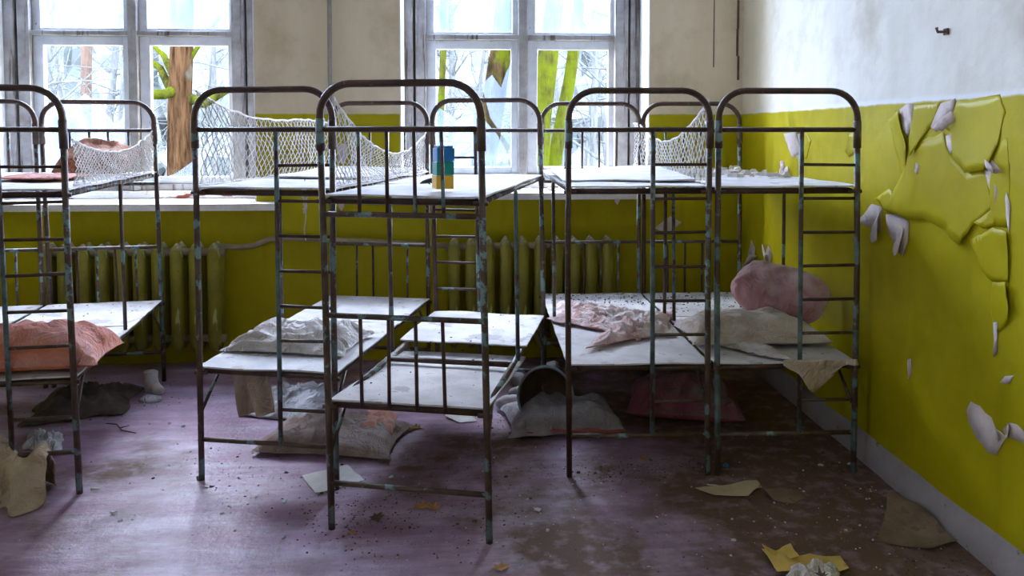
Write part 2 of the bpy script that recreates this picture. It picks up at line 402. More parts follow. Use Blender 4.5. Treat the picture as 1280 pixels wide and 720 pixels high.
# sill boards
for k, (p0, p1, z) in enumerate(((-60, 345, .930), (484, 834, .985))):
    xl = bp(p0, 250, WY-.1).x; xr = bp(p1, 250, WY-.1).x
    b = MB(); m = 24; vs = []; fs = []
    for i in range(m + 1):
        x = xl + (xr - xl) * i / m; e = .004 * nz(x*9, 2.2)
        yb2 = WY + RD - .01 if WIN[k][0] < x < WIN[k][1] else WY - .002
        vs += [(x, WY-.12+e, z-.038), (x, WY-.12+e, z+e*.5), (x, WY+.0, z+.003), (x, WY+.0, z-.038)]
    for i in range(m):
        for q in range(4): a = i*4; fs.append((a+q, a+4+q, a+4+(q+1) % 4, a+(q+1) % 4))
    fs += [(3,2,1,0), tuple(m*4+q for q in range(4))]
    b.add(vs, fs); b.box((WIN[k][0]+.002, WY-.001, z-.018), (WIN[k][1]-.002, WY+RD, z+.001))
    struct(b.build('trim_%d' % (k + 1), M['sill']))

# white plastered reveals
simple('reveal', (.62,.63,.65), (.74,.75,.77), 6, .85, 50, .3)
k = 3
for (x0, x1, zs) in WIN:
    for xa, xb in ((x0-.002, x0+.006), (x1-.006, x1+.002)):
        b = MB(); b.box((xa, WY-.001, zs), (xb, WY+RD, WT)); struct(b.build('trim_%d' % k, M['reveal'])); k += 1
# daylight comes through the two windows plus the added left one: sampling portals in them
for (x0, x1, zs) in WIN:
    L = bpy.data.lights.new('window_portal', 'AREA'); L.shape = 'RECTANGLE'; L.size = x1 - x0; L.size_y = WT - zs
    L.cycles.is_portal = True
    o = bpy.data.objects.new('window_portal', L); COL.objects.link(o)
    o.location = ((x0+x1)/2, WY+TH+.02, (WT+zs)/2); o.rotation_euler = (-PI/2, 0, 0)

# ---------------------------------------------------------------- wall details
def flat_poly(pts, mat, name, parent, proud, lift=None, cuts=3, thick=.0015, label=None):
    """paint or plaster piece on the right wall; pts are (y,z); lift(y,z)->distance off the wall"""
    bm = bmesh.new(); vs = [bm.verts.new((0, y, z)) for y, z in pts]; bm.faces.new(vs)
    bmesh.ops.triangulate(bm, faces=bm.faces[:])
    if cuts:
        for _ in range(cuts):
            bmesh.ops.subdivide_edges(bm, edges=[e for e in bm.edges if e.calc_length() > .025], cuts=1, use_grid_fill=True)
            bmesh.ops.triangulate(bm, faces=bm.faces[:])
    for v in bm.verts:
        y, z = v.co.y, v.co.z
        v.co.x = WX + .006 * nz(y*2.2, z*2.2, 4) - proud - (lift(y, z) if lift else 0)
    me = bpy.data.meshes.new(name); bm.to_mesh(me); bm.free(); me.materials.append(mat)
    me.polygons.foreach_set('use_smooth', [True] * len(me.polygons))
    o = bpy.data.objects.new(name, me); COL.objects.link(o); o.parent = parent
    s = o.modifiers.new('thickness', 'SOLIDIFY'); s.thickness = thick; s.offset = 0
    if label: o['label'] = label
    return o
def W2(px, py): p = wp(px, py, WX); return (p.y, p.z)
def poly(px, jag=.004):
    c = [W2(*q) for q in px]; out = []
    for i, (a, b_) in enumerate(c):
        e, f = c[(i+1) % len(c)]; L = math.hypot(e-a, f-b_); m = max(1, int(L/.022))
        for k in range(m):
            t = k/m; y, z = a+(e-a)*t, b_+(f-b_)*t
            out.append((y + jag*1.6*nz(y*45, z*45, 1), z + jag*1.6*nz(y*45, z*45, 6)))
    return out
def hinge(a, b, k, power=1.5, cap=.06):
    (ya, za), (yb, zb) = W2(*a), W2(*b); L = math.hypot(yb-ya, zb-za); ny_, nz_ = -(zb-za)/L, (yb-ya)/L
    return lambda y, z: cap * math.tanh(k * abs((y-ya)*ny_ + (z-za)*nz_) ** power / cap)
bare = [
 [(1126,137),(1136,128),(1143,130),(1141,152),(1136,172),(1131,160)],
 [(1164,158),(1176,130),(1194,123),(1191,140),(1180,160),(1170,165)],
 [(1182,170),(1189,166),(1193,196),(1187,192)],
 [(985,172),(992,164),(1003,168),(1005,196),(1000,203),(992,190)],
 [(1072,278),(1090,255),(1103,258),(1102,290),(1091,285)],
 [(1108,268),(1120,267),(1137,277),(1136,300),(1128,320),(1118,305),(1110,290)],
 [(1231,212),(1240,200),(1252,214),(1238,222),(1248,235),(1245,255),(1236,232)],
 [(1209,513),(1214,502),(1226,508),(1240,522),(1246,535),(1258,546),(1252,556),(1246,570),(1236,565),(1222,547),(1212,528)],
 [(1255,537),(1263,529),(1272,530),(1284,545),(1284,556),(1268,549),(1258,545)],
 [(978,214),(984,207),(989,226),(984,232)], [(975,202),(980,200),(981,214),(976,212)],
 [(936,320),(940,300),(945,310),(943,328)], [(957,322),(961,305),(966,318),(963,330)],
 [(1135,450),(1139,448),(1140,468),(1136,474)], [(1242,405),(1247,402),(1246,440),(1242,446)],
 [(1250,478),(1257,470),(1270,468),(1262,480)], [(1166,235),(1172,237),(1170,243),(1165,240)],
 [(1147,203),(1151,206),(1149,218),(1145,214)], [(1258,240),(1264,255),(1262,290),(1258,270)],
]
for q in bare: flat_poly(poly(q), M['plaster'], 'bare_plaster', wall_right, .002, cuts=0)
# loose skin of green paint: pieces still fixed along one edge
skins = [
 ([(1143,130),(1176,128),(1164,158),(1152,176),(1142,196),(1139,172)], ((1143,128),(1176,126)), .35),
 ([(1112,150),(1126,137),(1131,160),(1137,178),(1134,205),(1132,220),(1128,215)], ((1112,150),(1128,215)), .8),
 ([(1196,126),(1250,118),(1256,140),(1248,180),(1238,205),(1232,214),(1210,215),(1193,196),(1189,166),(1182,160)], ((1196,124),(1250,116)), .16),
 ([(1140,180),(1180,165),(1187,192),(1210,215),(1232,214),(1238,240),(1240,262),(1217,284),(1204,306),(1198,302),(1186,288),(1175,282),(1160,274),(1140,274),(1126,268),(1112,264),(1118,240),(1130,215)], ((1140,178),(1238,196)), .22),
 ([(1238,222),(1248,180),(1258,170),(1262,210),(1262,250),(1261,285),(1243,282),(1232,286),(1222,278),(1240,262)], ((1258,168),(1262,230)), .6),
 ([(1212,300),(1243,284),(1262,289),(1263,330),(1262,352),(1240,352),(1228,340)], ((1212,302),(1228,342)), .5),
 ([(1240,352),(1263,352),(1266,384),(1260,404),(1250,414),(1242,412),(1238,390)], ((1238,354),(1240,412)), .9),
 ([(1094,248),(1112,236),(1118,240),(1112,264),(1104,258)], ((1094,246),(1114,234)), 1.2),
 ([(990,164),(1004,158),(1014,176),(1008,200),(1005,196),(1003,168)], ((1014,160),(1010,202)), 2.0),
 ([(1062,166),(1060,190),(1063,196),(1070,190),(1068,166)], ((1070,166),(1070,192)), 1.2),
]
def lip(q, a, b_, amp):   # flush at the hinge, standing off at the far edge
    (ya, za), (yb, zb) = W2(*a), W2(*b_); L = math.hypot(yb-ya, zb-za); ny_, nz_ = -(zb-za)/L, (yb-ya)/L
    f = lambda y, z: abs((y-ya)*ny_ + (z-za)*nz_); D = max(f(*p_) for p_ in q)
    return lambda y, z: amp*(f(y, z)/D)**2.6*(.75+.5*nz(y*9, z*9, 2)) + .002*max(0, nz(y*14, z*14, 5))
for q, hg, k in skins:
    pq = poly(q); flat_poly(pq, M['green_paint'], 'paint_flake', wall_right, .0007, lip(pq, *hg, .018), 3, .0008)
# small curled chips hanging off the edges of the bare spots, pale on their back
curls = [
 ([(1091,285),(1102,262),(1106,280),(1106,300),(1100,304)], ((1091,285),(1102,262)), 2.6),
 ([(1118,305),(1130,285),(1137,296),(1133,316),(1128,320)], ((1118,305),(1130,285)), 2.6),
 ([(1176,160),(1192,138),(1194,152),(1186,164)], ((1192,136),(1194,152)), 2.2),
 ([(1235,210),(1243,199),(1254,212),(1244,217)], ((1235,212),(1244,219)), 3.5),
 ([(988,168),(1000,164),(1004,190),(998,198)], ((1004,166),(1004,198)), 2.0),
 ([(980,226),(984,207),(990,224),(988,234)], ((980,230),(988,236)), 3.0),
 ([(1246,535),(1258,546),(1256,552),(1248,550)], ((1246,535),(1248,550)), 2.5),
 ([(1262,529),(1268,536),(1266,548),(1258,544)], ((1262,529),(1258,544)), 2.5),
 ([(958,322),(961,305),(966,318),(960,330)], ((958,322),(960,330)), 3.0),
 ([(930,334),(944,318),(952,319),(940,330)], ((930,336),(940,332)), 2.5),
]
for q, hg, k in curls: flat_poly(poly(q), M['plaster'], 'paint_curl', wall_right, .005, hinge(*hg, k*.7, 1.3, .03), 3)
# wall hook high on the right wall
p = wp(1183, 40, WX); b = MB(); b.tube([(WX+.01, p.y, p.z), (WX-.03, p.y, p.z), (WX-.035, p.y, p.z+.015)], .005, 6)
b.box((WX-.004, p.y-.012, p.z-.01), (WX+.006, p.y+.012, p.z+.012))
tag(b.build('wall_hook', M['leaf_dark']), 'small dark nail hook high on the pale right wall', 'hook')
# flakes on the back wall (pier between the windows)
def back_patch(px, name='bare_plaster', mat='plaster', d=.002):
    pts = [bp(a, c, WY) for a, c in px]; n_ = len(pts)
    vs = [(p.x, WY-d, p.z) for p in pts] + [(p.x, WY+.002, p.z) for p in pts]
    fs = [tuple(range(n_))] + [(i, (i+1) % n_, (i+1) % n_+n_, i+n_) for i in range(n_)]
    MB().add(vs, fs).build(name, M[mat], wall_back)
back_patch([(421,186),(426,179),(434,180),(435,192),(430,206),(423,203)])
back_patch([(424,248),(431,248),(430,258),(427,264),(423,258)])
back_patch([(818,285),(838,270),(852,278),(836,290),(824,288)])
back_patch([(770,245),(776,247),(772,256),(768,252)])
b = MB()
for i, (c0, c1) in enumerate((((923,0),(923,36)), ((922,36),(923,70)), ((923,70),(922,100)))):
    p, q = bp(*c0, WY-.004), bp(*c1, WY-.004); b.box((p.x-.006, WY-.004, q.z), (p.x+.007, WY+.01, p.z))
b.build('corner_crack', M['leaf_dark'], wall_back)
p, q = bp(893, 0, WY-.002), bp(892, 84, WY-.002); b = MB(); b.box((p.x-.003, WY-.002, q.z), (p.x+.003, WY+.01, p.z)); b.build('seam', M['leaf_dark'], wall_back)

# ---------------------------------------------------------------- radiators and pipes
def radiator(pxl, n, ztop, label, pitch):
    x0 = bp(pxl, 330, WY-.09).x
    root = empty('radiator', (x0 + pitch*(n-1)/2, WY-.108, 0)); tag(root, label, 'radiator', 'cast iron radiators under the windows')
    ox, oy, _ = root.location
    sec = None
    zb = .11
    for i in range(n):
        mb = MB(); w = pitch*.36
        for yy in (-.045, .03):
            # column with rounded front and pointed dome on top
            prof = []
            for z, k in ((zb, .55), (zb+.03, .9), (zb+.06, 1), (ztop-.06, 1), (ztop-.030, .74), (ztop-.010, .34), (ztop, .05)):
                ring = [(math.cos(a)*w*k, yy + math.sin(a)*.034*max(k, .5), z) for a in [2*PI*q/10 for q in range(10)]]
                prof.append(ring)
            vs = [v for r_ in prof for v in r_]; fs = []
            for r_ in range(len(prof)-1):
                for q in range(10): fs.append((r_*10+q, r_*10+(q+1) % 10, r_*10+10+(q+1) % 10, r_*10+10+q))
            fs += [tuple(range(9, -1, -1)), tuple((len(prof)-1)*10+q for q in range(10))]
            mb.add(vs, fs)
        mb.box((-w*.35, -.045, zb+.03), (w*.35, .03, ztop-.06))
        if sec is None:
            sec = mb.build('section', M['radiator'], root, smooth=True); sec.location = (x0-ox, 0, 0)
        else:
            o = sec.copy(); COL.objects.link(o); o.parent = root; o.location = (x0-ox+i*pitch, 0, 0)
    for z in (zb+.06, ztop-.055):
        mb = MB(); mb.tube([(x0-ox-.05, -.005, z), (x0-ox+pitch*(n-1)+.05, -.005, z)], .022, 10); mb.build('header', M['pipe'], root, smooth=True)
    for k in (1, n-2):
        mb = MB(); mb.box((x0-ox+k*pitch-.01+pitch/2, .02, .3), (x0-ox+k*pitch+.01+pitch/2, .085, .33)); mb.build('wall_bracket', M['pipe'], root)
    for k in (0, n-1):
        mb = MB(); mb.box((x0-ox+k*pitch-.02, -.05, 0), (x0-ox+k*pitch+.02, .03, zb+.02)); mb.build('foot', M['radiator'], root)
    return root
radiator(64, 10, .715, 'green cast iron radiator under the left window behind the bed with orange pillow', .1015)
radiator(568, 10, .735, 'green cast iron radiator under the right window behind the middle beds', .0975)
def pp(px, py, Y): p = bp(px, py, Y); return (p.x, p.y, p.z)
b = MB(); b.tube([pp(272,308,WY-.09), pp(300,309,WY-.06), pp(318,307,WY-.05), pp(336,299,WY-.05), pp(352,297,WY-.05), pp(420,300,WY-.05), pp(520,305,WY-.06), pp(566,308,WY-.09)], .016, 10)
tag(b.build('heating_pipe', M['pipe'], smooth=True), 'horizontal heating pipe linking the two green radiators', 'pipe')
b = MB(); q = bp(412, 60, WY-.03); b.tube([(q.x, WY-.032, 0), (q.x, WY-.032, 1.0), (q.x+.003, WY-.03, CZ)], .013, 10)
simple('pipe_grey', (.22,.20,.17), (.34,.32,.28), 9, .7, 60, .3)
tag(b.build('riser_pipe', M['pipe_grey'], smooth=True), 'thin grey vertical pipe on the wall between the windows', 'pipe')

# ================================================================ BUNK BEDS
BW, BL, BH = .54, 1.364, 1.5
ZG, ZU, ZL = 1.340, 1.118, .432
def bunk(key, x, y, th, sh, label, flip=False, lower='plain', seed=0, mats=None, nolower=False):
    R = random.Random(seed)
    root = empty('bunk_bed', (x, y, 0), th); tag(root, label, 'bunk bed', 'metal bunk beds of the dormitory')
    def loc(u, v, z):
        if flip: u, v = -u, BL - v
        return Vector((u + sh*z, v, z))
    T = lambda mb: mb.map(lambda p: loc(p.x, p.y, p.z))
    brown, teal, mixm = mats or (M['tube_brown'], M['tube_teal'], M['tube_mix'])
    def tb(name, pts, r, mat, n=8, parent=root): return T(MB().tube(pts, r, n)).build(name, mat, parent, smooth=True)
    h = BW/2; rad = .105
    for end, v in (('ladder', 0.0), ('bars', BL)):
        ap = [(-h, v, 1.27)]
        for k in range(9):
            a = PI - (PI/2)*k/8; ap.append((-h+rad+math.cos(a)*rad, v, BH-.012-rad+math.sin(a)*rad))
        for k in range(9):
            a = PI/2 - (PI/2)*k/8; ap.append((h-rad+math.cos(a)*rad, v, BH-.012-rad+math.sin(a)*rad))
        ap.append((h, v, 1.27))
        tb('arch', ap, .0125, brown, 10)
        for s in (-1, 1):
            bend = R.uniform(-.006, .006)
            po = tb('post', [(s*h, v, 0.0), (s*h+bend*.5, v, .4), (s*h+bend, v, .8), (s*h, v, 1.30)], .0115, (brown, teal, mixm)[R.randrange(3)], 10)
            tb('sleeve', [(s*h, v, 1.27), (s*h, v, 1.375)], .0148, mixm, 10, po)
            for z in (ZU-.015, ZL-.015):
                tb('hook_pin', [(s*(h+.018), v, z), (s*(h-.03), v, z)], .008, brown, 6, po)
        tb('guard_rail', [(-h, v, ZG), (h, v, ZG)], .0095, brown)
        tb('bottom_rail', [(-h, v, .158), (h, v, .158)], .0095, mixm)
        if end == 'ladder':
            us = .097*BW
            tb('ladder_stile', [(us, v, .158), (us, v, ZG)], .0095, (mixm, teal)[R.randrange(2)])
            for k in range(8):
                z = .290 + .1310*k
                tb('rung', [(us, v, z), (h, v, z + R.uniform(-.004, .004))], .0066, brown if k > 2 else mixm, 6)
        else:
            tb('guard_rail', [(-h, v, 1.061), (h, v, 1.061)], .0095, mixm)
            tb('guard_rail', [(-h, v, .724), (h, v, .724)], .0095, mixm)
            for k in range(4):
                u = (-.2625 + .175*k)*BW; j = R.uniform(-.006, .006)
                tb('bar', [(u, v, 1.061), (u+j, v, ZG)], .0064, (brown, mixm, teal)[R.randrange(3)], 6)
                tb('bar', [(u+.01, v, ZL-.01), (u+.01+j, v, .724)], .0064, (brown, mixm)[R.randrange(2)], 6)
    for z, nm in ((ZU, 'upper_deck_rail'), (ZL, 'lower_deck_rail')):
        for s in (-1, 1):
            tb(nm, [(s*(h-.016), .02, z-.015), (s*(h-.016), BL-.02, z-.015)], .0115, mixm)
        for v in (.022, BL-.022, BL*.58):
            tb(nm, [(-h+.016, v, z-.014), (h-.016, v, z-.014)], .0115, brown)
    for s in (-1, 1):
        tb('side_post', [(s*(h-.008), BL*.52, ZL-.02), (s*(h-.004), BL*.52, ZU-.02)], .0085, (mixm, teal)[R.randrange(2)])
        for v, vd in ((0, 1), (BL, -1)):
            tb('brace', [(s*(h-.006), v, .27), (s*(h-.014), v+vd*.15, ZL-.02)], .0068, mixm, 6)
    # plywood decks
    def board(v0, v1, z0, z1, u0=-h-.006, u1=h+.006, warp=.006, sd=0, mat='deck', nm='deck_board', skew=0):
        nu, nv = 10, 14; mb = MB(); vs = []; fs = []
        for layer in (0, 1):
            for i in range(nu+1):
                for j in range(nv+1):
                    fu, fv = i/nu, j/nv
                    u = u0+(u1-u0)*fu; v = v0+(v1-v0)*fv
                    zz = z0+(z1-z0)*fv + max(0, warp*1.3*(nz(u*4+sd, v*3, sd)+.35)) + (.006 if layer else 0) + skew*fu*fv
                    if j in (0, nv): v += .004*nz(u*30, sd, 7)
                    if i in (0, nu): u += .004*nz(v*30, sd, 9)
                    vs.append((u, v, zz))
        K = (nu+1)*(nv+1)
        for i in range(nu):
            for j in range(nv):
                a = i*(nv+1)+j; fs.append((a, a+1, a+nv+2, a+nv+1)); fs.append((K+a, K+a+nv+1, K+a+nv+2, K+a+1))
        for i in range(nu):
            for j in (0, nv): a = i*(nv+1)+j; fs.append((a, a+nv+1, K+a+nv+1, K+a) if j == 0 else (a+nv+1, a, K+a, K+a+nv+1))
        for j in range(nv):
            for i in (0, nu): a = i*(nv+1)+j; fs.append((a+1, a, K+a, K+a+1) if i == 0 else (a, a+1, K+a+1, K+a))
        T(mb.add(vs, fs)).build(nm, M[mat], root, smooth=False)
    zt = -.002
    board(.005, BL*.575, ZU+zt, ZU+zt, sd=seed+1); board(BL*.58, BL-.01, ZU+zt, ZU+zt, sd=seed+2)
    if lower == 'plain':
        board(.005, BL*.575, ZL+zt, ZL+zt, sd=seed+3); board(BL*.58, BL-.01, ZL+zt, ZL+zt, sd=seed+4)
    elif lower == 'sunk':   # the board at the bar end has dropped off the middle rail
        board(.01, BL*.42, ZL+zt, ZL+zt, sd=seed+3); board(BL*.40, BL-.01, ZL-.06, ZL+zt, sd=seed+4, mat='deck', u0=-h+.002, u1=h-.002)
    if key == 'D': board(.20, .92, ZU+.012, ZU+.020, u0=-h+.0, u1=h+.01, sd=41, mat='deck', nm='loose_board', skew=.02)
    if key == 'B': board(.55, 1.30, ZU+.010, ZU+.02, u0=-h+.02, u1=h-.02, sd=45, nm='loose_board')
    def place(u, v, z):   # bed coords as seen from the room (v from front) -> world
        c, s_ = math.cos(th), math.sin(th); a = u + sh*z
        return Vector((x + a*c - v*s_, y + a*s_ + v*c, z))
    return place
bedA0 = bunk('A0', -2.285, 2.845, .147, -.012, 'metal bunk bed at the left edge, mostly out of view beside the orange pillow bed', seed=11)
bedA = bunk('A', -1.7117, 2.9291, .1473, -.0182, 'rusty metal bunk bed at far left with an orange pillow on its lower deck', seed=22)
bedB = bunk('B', -.769, 3.0099, -.2026, -.0018, 'metal bunk bed left of centre with a crumpled white sheet on its lower deck', seed=33)
bedC = bunk('C', -.2065, 2.5946, -.2237, -.0193, 'nearest metal bunk bed in the middle with vertical bars and a toy block tower', flip=True, lower='sunk', seed=44)
bedD = bunk('D', .6469, 3.0173, -.0128, -.0055, 'metal bunk bed right of centre with pink and white cloth on its lower deck', seed=55)
bedE = bunk('E', 1.2247, 3.0083, -.0035, -.0087, 'metal bunk bed against the right wall with two pillows on its lower deck', seed=66)

# ---------------------------------------------------------------- rope nets hung along bed sides
def net(place, u, v0, v1, ztop, zbot, label, mat='rope', cell=.034, bulge=.03, seed=1, r=.0022, gather=None):
    L = v1 - v0; Hm = .24
    n = max(4, int(round(abs(L)/cell))); m = max(3, int(round(Hm/cell)))
    mb = MB()
    def P(i, j):   # i along 0..n, j up 0..m (half steps allowed)
        f = i/n; g = j/m
        zt, zb = ztop(f), zbot(f)
        v = v0 + L*f + .006*nz(i*.7, j*.7, seed)
        if gather: v = gather(f, g, v)
        z = zb + (zt-zb)*g + .008*nz(i*.6+9, j*.6, seed)
        uu = u + bulge*math.sin(PI*g)*(.5+nz(f*4, g*2, seed)) + .006*nz(i*.9, j*.9, seed+3)
        return place(uu, v, z)
    # diamond mesh: two families of strands
    for fam in (1, -1):
        for s in range(-2*m, 2*n+2*m+1, 2):
            pts = []
            for j in range(0, 2*m+1):
                i2 = s + fam*j
                if 0 <= i2 <= 2*n: pts.append(P(i2/2, j/2))
                elif pts: break
            if len(pts) >= 2: mb.tube(pts, r, 4, caps=False)
    mb.tube([P(i/2, m) for i in range(2*n+1)], r*2.0, 5); mb.tube([P(i/2, 0) for i in range(2*n+1)], r*1.5, 5)
    for i in range(0, 2*n+1, 4):   # ties round the side rail
        q = P(i/2, 0); mb.tube([q, q+Vector((.004, 0, -.02)), q+Vector((0, .004, -.035))], r, 4)
    return mb, P
hb = BW/2
def finish(mb, label, mat='rope'):
    o = mb.build('rope_net', M[mat]); tag(o, label, 'net', 'rope guard nets on the upper bunks'); return o
mb, _ = net(bedA, hb-.004, .10, BL-.03, lambda f: 1.335 - .30*f*(1-f) - .03*(1-f), lambda f: 1.135, '', seed=3, bulge=.012)
finish(mb, 'white rope net sagging over the orange pillow on the top left bunk')
mb, _ = net(bedB, -hb, .02, BL-.05, lambda f: 1.485 - .10*f - .10*math.sin(PI*f)*(1-f), lambda f: 1.13, '', seed=5, cell=.042, bulge=.03)
finish(mb, 'pale rope net stretched along the left side of the bunk left of centre')
mb, P = net(bedB, hb, .02, BL-.03, lambda f: 1.46 - .62*f*(1-f) - .13*f, lambda f: 1.13, '', seed=7, cell=.036, bulge=-.04)
finish(mb, 'tangled rope net drooping behind the nearest bunk on the upper left')
mb, _ = net(bedD, hb-.0, .02, BL-.03, lambda f: 1.455 - .50*f*(1-f) - .08*f, lambda f: 1.135, '', seed=9, cell=.050, bulge=.0)
b2, _ = net(bedD, hb-.03, BL-.10, BL+.01, lambda f: 1.38, lambda f: 1.15, '', seed=10, cell=.025, bulge=.02, r=.002); mb.add(b2.v, b2.f)
finish(mb, 'wide meshed rope net hanging between the two bunks on the right')
# frayed rope end below the net
q = gp(381, 236, 1.09); q = bp(381, 240, 3.4); mb = MB(); R = random.Random(4)
for k in range(7):
    pts = [q + Vector((R.uniform(-.02, .02), R.uniform(-.01, .01), .03))]
    for s in range(6): pts.append(q + Vector((R.uniform(-.018, .018)*(1-s/7), R.uniform(-.01, .01), -.018*s)))
    mb.tube(pts, .0022, 4)
pts = [q + Vector((.004*math.sin(s), 0, .055-.02*s)) for s in range(14)]; mb.tube(pts, .003, 5)
tag(mb.build('rope_tassel', M['rope']), 'frayed tangle of pale rope dangling below the upper bunk left of centre', 'rope')

# ================================================================ SOFT THINGS
def pillow(name, mat, center, sx, sy, T, rz, label, cat='pillow', seed=0, wr=.02, tilt=(0,0), bottom=.25, n=34, pinch=.10, group=None, freq=7, deep=1.0, aniso=1.0, rnd=.0):
    vs = []; fs = []
    Rm = Matrix.Rotation(rz, 3, 'Z') @ Matrix.Rotation(tilt[0], 3, 'X') @ Matrix.Rotation(tilt[1], 3, 'Y')
    def pt(i, j, side):
        s = 2*i/n-1; t = 2*j/n-1
        e = max(0, (1-abs(s)**3)*(1-abs(t)**3))**.5
        x = s*sx*(1-pinch*(1-t*t))*(1-rnd*t**4); y = t*sy*(1-pinch*(1-s*s))*(1-rnd*s**4)
        sag = 1 + .35*nz(s*1.3+seed, t*1.3, seed)
        w = wr*((ridge(x*freq*aniso+y*3+seed, y*freq, seed)-.5)*.9 + .6*nz(x*freq*2.4*aniso, y*freq*2.4+seed, 3)) * min(1, e*2.0)
        z = T*e*sag + w*deep if side else -T*bottom*e
        edge = 1-e
        x += .012*nz(y*14, seed, 2)*edge; y += .012*nz(x*14, seed, 5)*edge
        return Rm @ Vector((x, y, z))
    K = (n+1)*(n+1)
    for side in (1, 0):
        for i in range(n+1):
            for j in range(n+1): vs.append(pt(i, j, side))
    for i in range(n):
        for j in range(n):
            a = i*(n+1)+j; fs.append((a, a+n+1, a+n+2, a+1)); fs.append((K+a, K+a+1, K+a+n+2, K+a+n+1))
    # stitch rims
    for i in range(n):
        for a0, a1 in ((i*(n+1), (i+1)*(n+1)), ((i+1)*(n+1)+n, i*(n+1)+n), (i+1, i), (n*(n+1)+i, n*(n+1)+i+1)):
            fs.append((a0, K+a0, K+a1, a1))
    zmin = min(v.z for v in vs)
    b = MB().add(vs, fs); o = b.build(name, M[mat], smooth=True)
    o.location = Vector(center) + Vector((0, 0, -zmin + .001))
    tag(o, label, cat, group); return o
def crumple(name, mat, pts, z0, h, label, cat='cloth', seed=0, freq=9, n=46, group=None, mound=.5, thick=.004):
    """rumpled cloth lying on z0; pts = four world corners (a,b,c,d) in order"""
    a, b_, c, d_ = [Vector(p) for p in pts]; vs = []; fs = []
    o0 = (a+b_+c+d_)/4
    for i in range(n+1):
        for j in range(n+1):
            s, t = i/n, j/n
            p = a*(1-s)*(1-t)+b_*s*(1-t)+c*s*t+d_*(1-s)*t
            k = 2*max(abs(s-.5), abs(t-.5)); e = max(0, 1-k**3)
            out = (p-o0); ang = math.atan2(out.y, out.x)
            p = p + out*(.22*nz(math.cos(ang)*1.8+seed, math.sin(ang)*1.8, seed) * k)
            rr = ridge(p.x*freq+seed, p.y*freq*.8, seed); r2 = ridge(p.x*freq*2.3, p.y*freq*2.3+seed, seed+1)
            z = z0 + .003 + h*e*(mound*(1-.5*k*k) + (1-mound)*(.75*rr*rr+.35*r2)) + .006*r2*(1-e)
            p = p + Vector((nz(p.x*20, p.y*20, seed), nz(p.x*20+5, p.y*20, seed), 0))*.012*e
            vs.append(Vector((p.x, p.y, z)) - Vector((o0.x, o0.y, z0)))
    for i in range(n):
        for j in range(n): q = i*(n+1)+j; fs.append((q, q+n+1, q+n+2, q+1))
    o = MB().add(vs, fs).build(name, M[mat], smooth=True, solid=thick); o.location = (o0.x, o0.y, z0+.002)
    tag(o, label, cat, group); return o
DT = ZL + .012     # lower deck surface
UT = ZU + .012

# far-left bed
p = gp(40, 466, DT); pillow('pillow', 'pillow_orange', (p.x-.02, p.y+.11, DT), .25, .165, .125, .12, 'dusty orange pillow on the lower bunk at far left', seed=3, wr=.022)
q = bedA(.07, 1.10, UT); pillow('pillow', 'pillow_rust', (q.x, q.y, UT), .17, .15, .10, .15, 'rust red pillow behind a rope net on the top left bunk', seed=8, wr=.022, tilt=(.22, 0), pinch=.04)
crumple('folded_cloth', 'pillow_orange', [bedA(-.2,.5,UT), bedA(.12,.45,UT), bedA(.16,.75,UT), bedA(-.15,.8,UT)], UT, .02, 'small flat orange cloth on the upper deck of the far left bunk', seed=5, n=20)
# bed left of centre
q = bedB(-.02, .36, DT); pillow('rumpled_bedding', 'cloth_white', (q.x, q.y, DT), .265, .19, .065, -.22, 'crumpled dusty white sheet bundle on the lower bunk left of centre', cat='bedding', seed=4, wr=.036, freq=11, n=84, aniso=.4, bottom=.1)
# hanging cloth under the same deck
def hang(name, mat, p0, p1, drop, label, seed=0, flare=(0, 0), n=26, m=18, depth=.03, cat='cloth'):
    p0, p1 = Vector(p0), Vector(p1); vs = []; fs = []
    nrm = (p1-p0).cross(Vector((0, 0, 1))).normalized(); ax = (p1-p0)
    for i in range(n+1):
        for j in range(m+1):
            s, t = i/n, j/m
            pos = p0 + ax*s + Vector((0, 0, -drop*t*(1+.12*nz(s*3, seed, 1))))
            pos += ax*(flare[0]*(1-s) + flare[1]*s)*t
            pos += nrm*(depth*(math.sin(s*9+seed+nz(s*2, t, seed)*2)*(.3+.7*t) + .5*nz(s*6, t*2, seed)))
            vs.append(pos - p0)
    for i in range(n):
        for j in range(m): q = i*(m+1)+j; fs.append((q, q+m+1, q+m+2, q+1))
    o = MB().add(vs, fs).build(name, M[mat], smooth=True, solid=.004); o.location = p0; tag(o, label, cat); return o
q0, q1 = gp(289, 456, ZL-.02), gp(335, 456, ZL-.02)
hang('hanging_cloth', 'pillow_tan', q0, q1, .20, 'beige cloth hanging down under the lower bunk left of centre', seed=2, flare=(.25, .10))
q0, q1 = gp(330, 456, ZL-.02), gp(352, 456, ZL-.02)
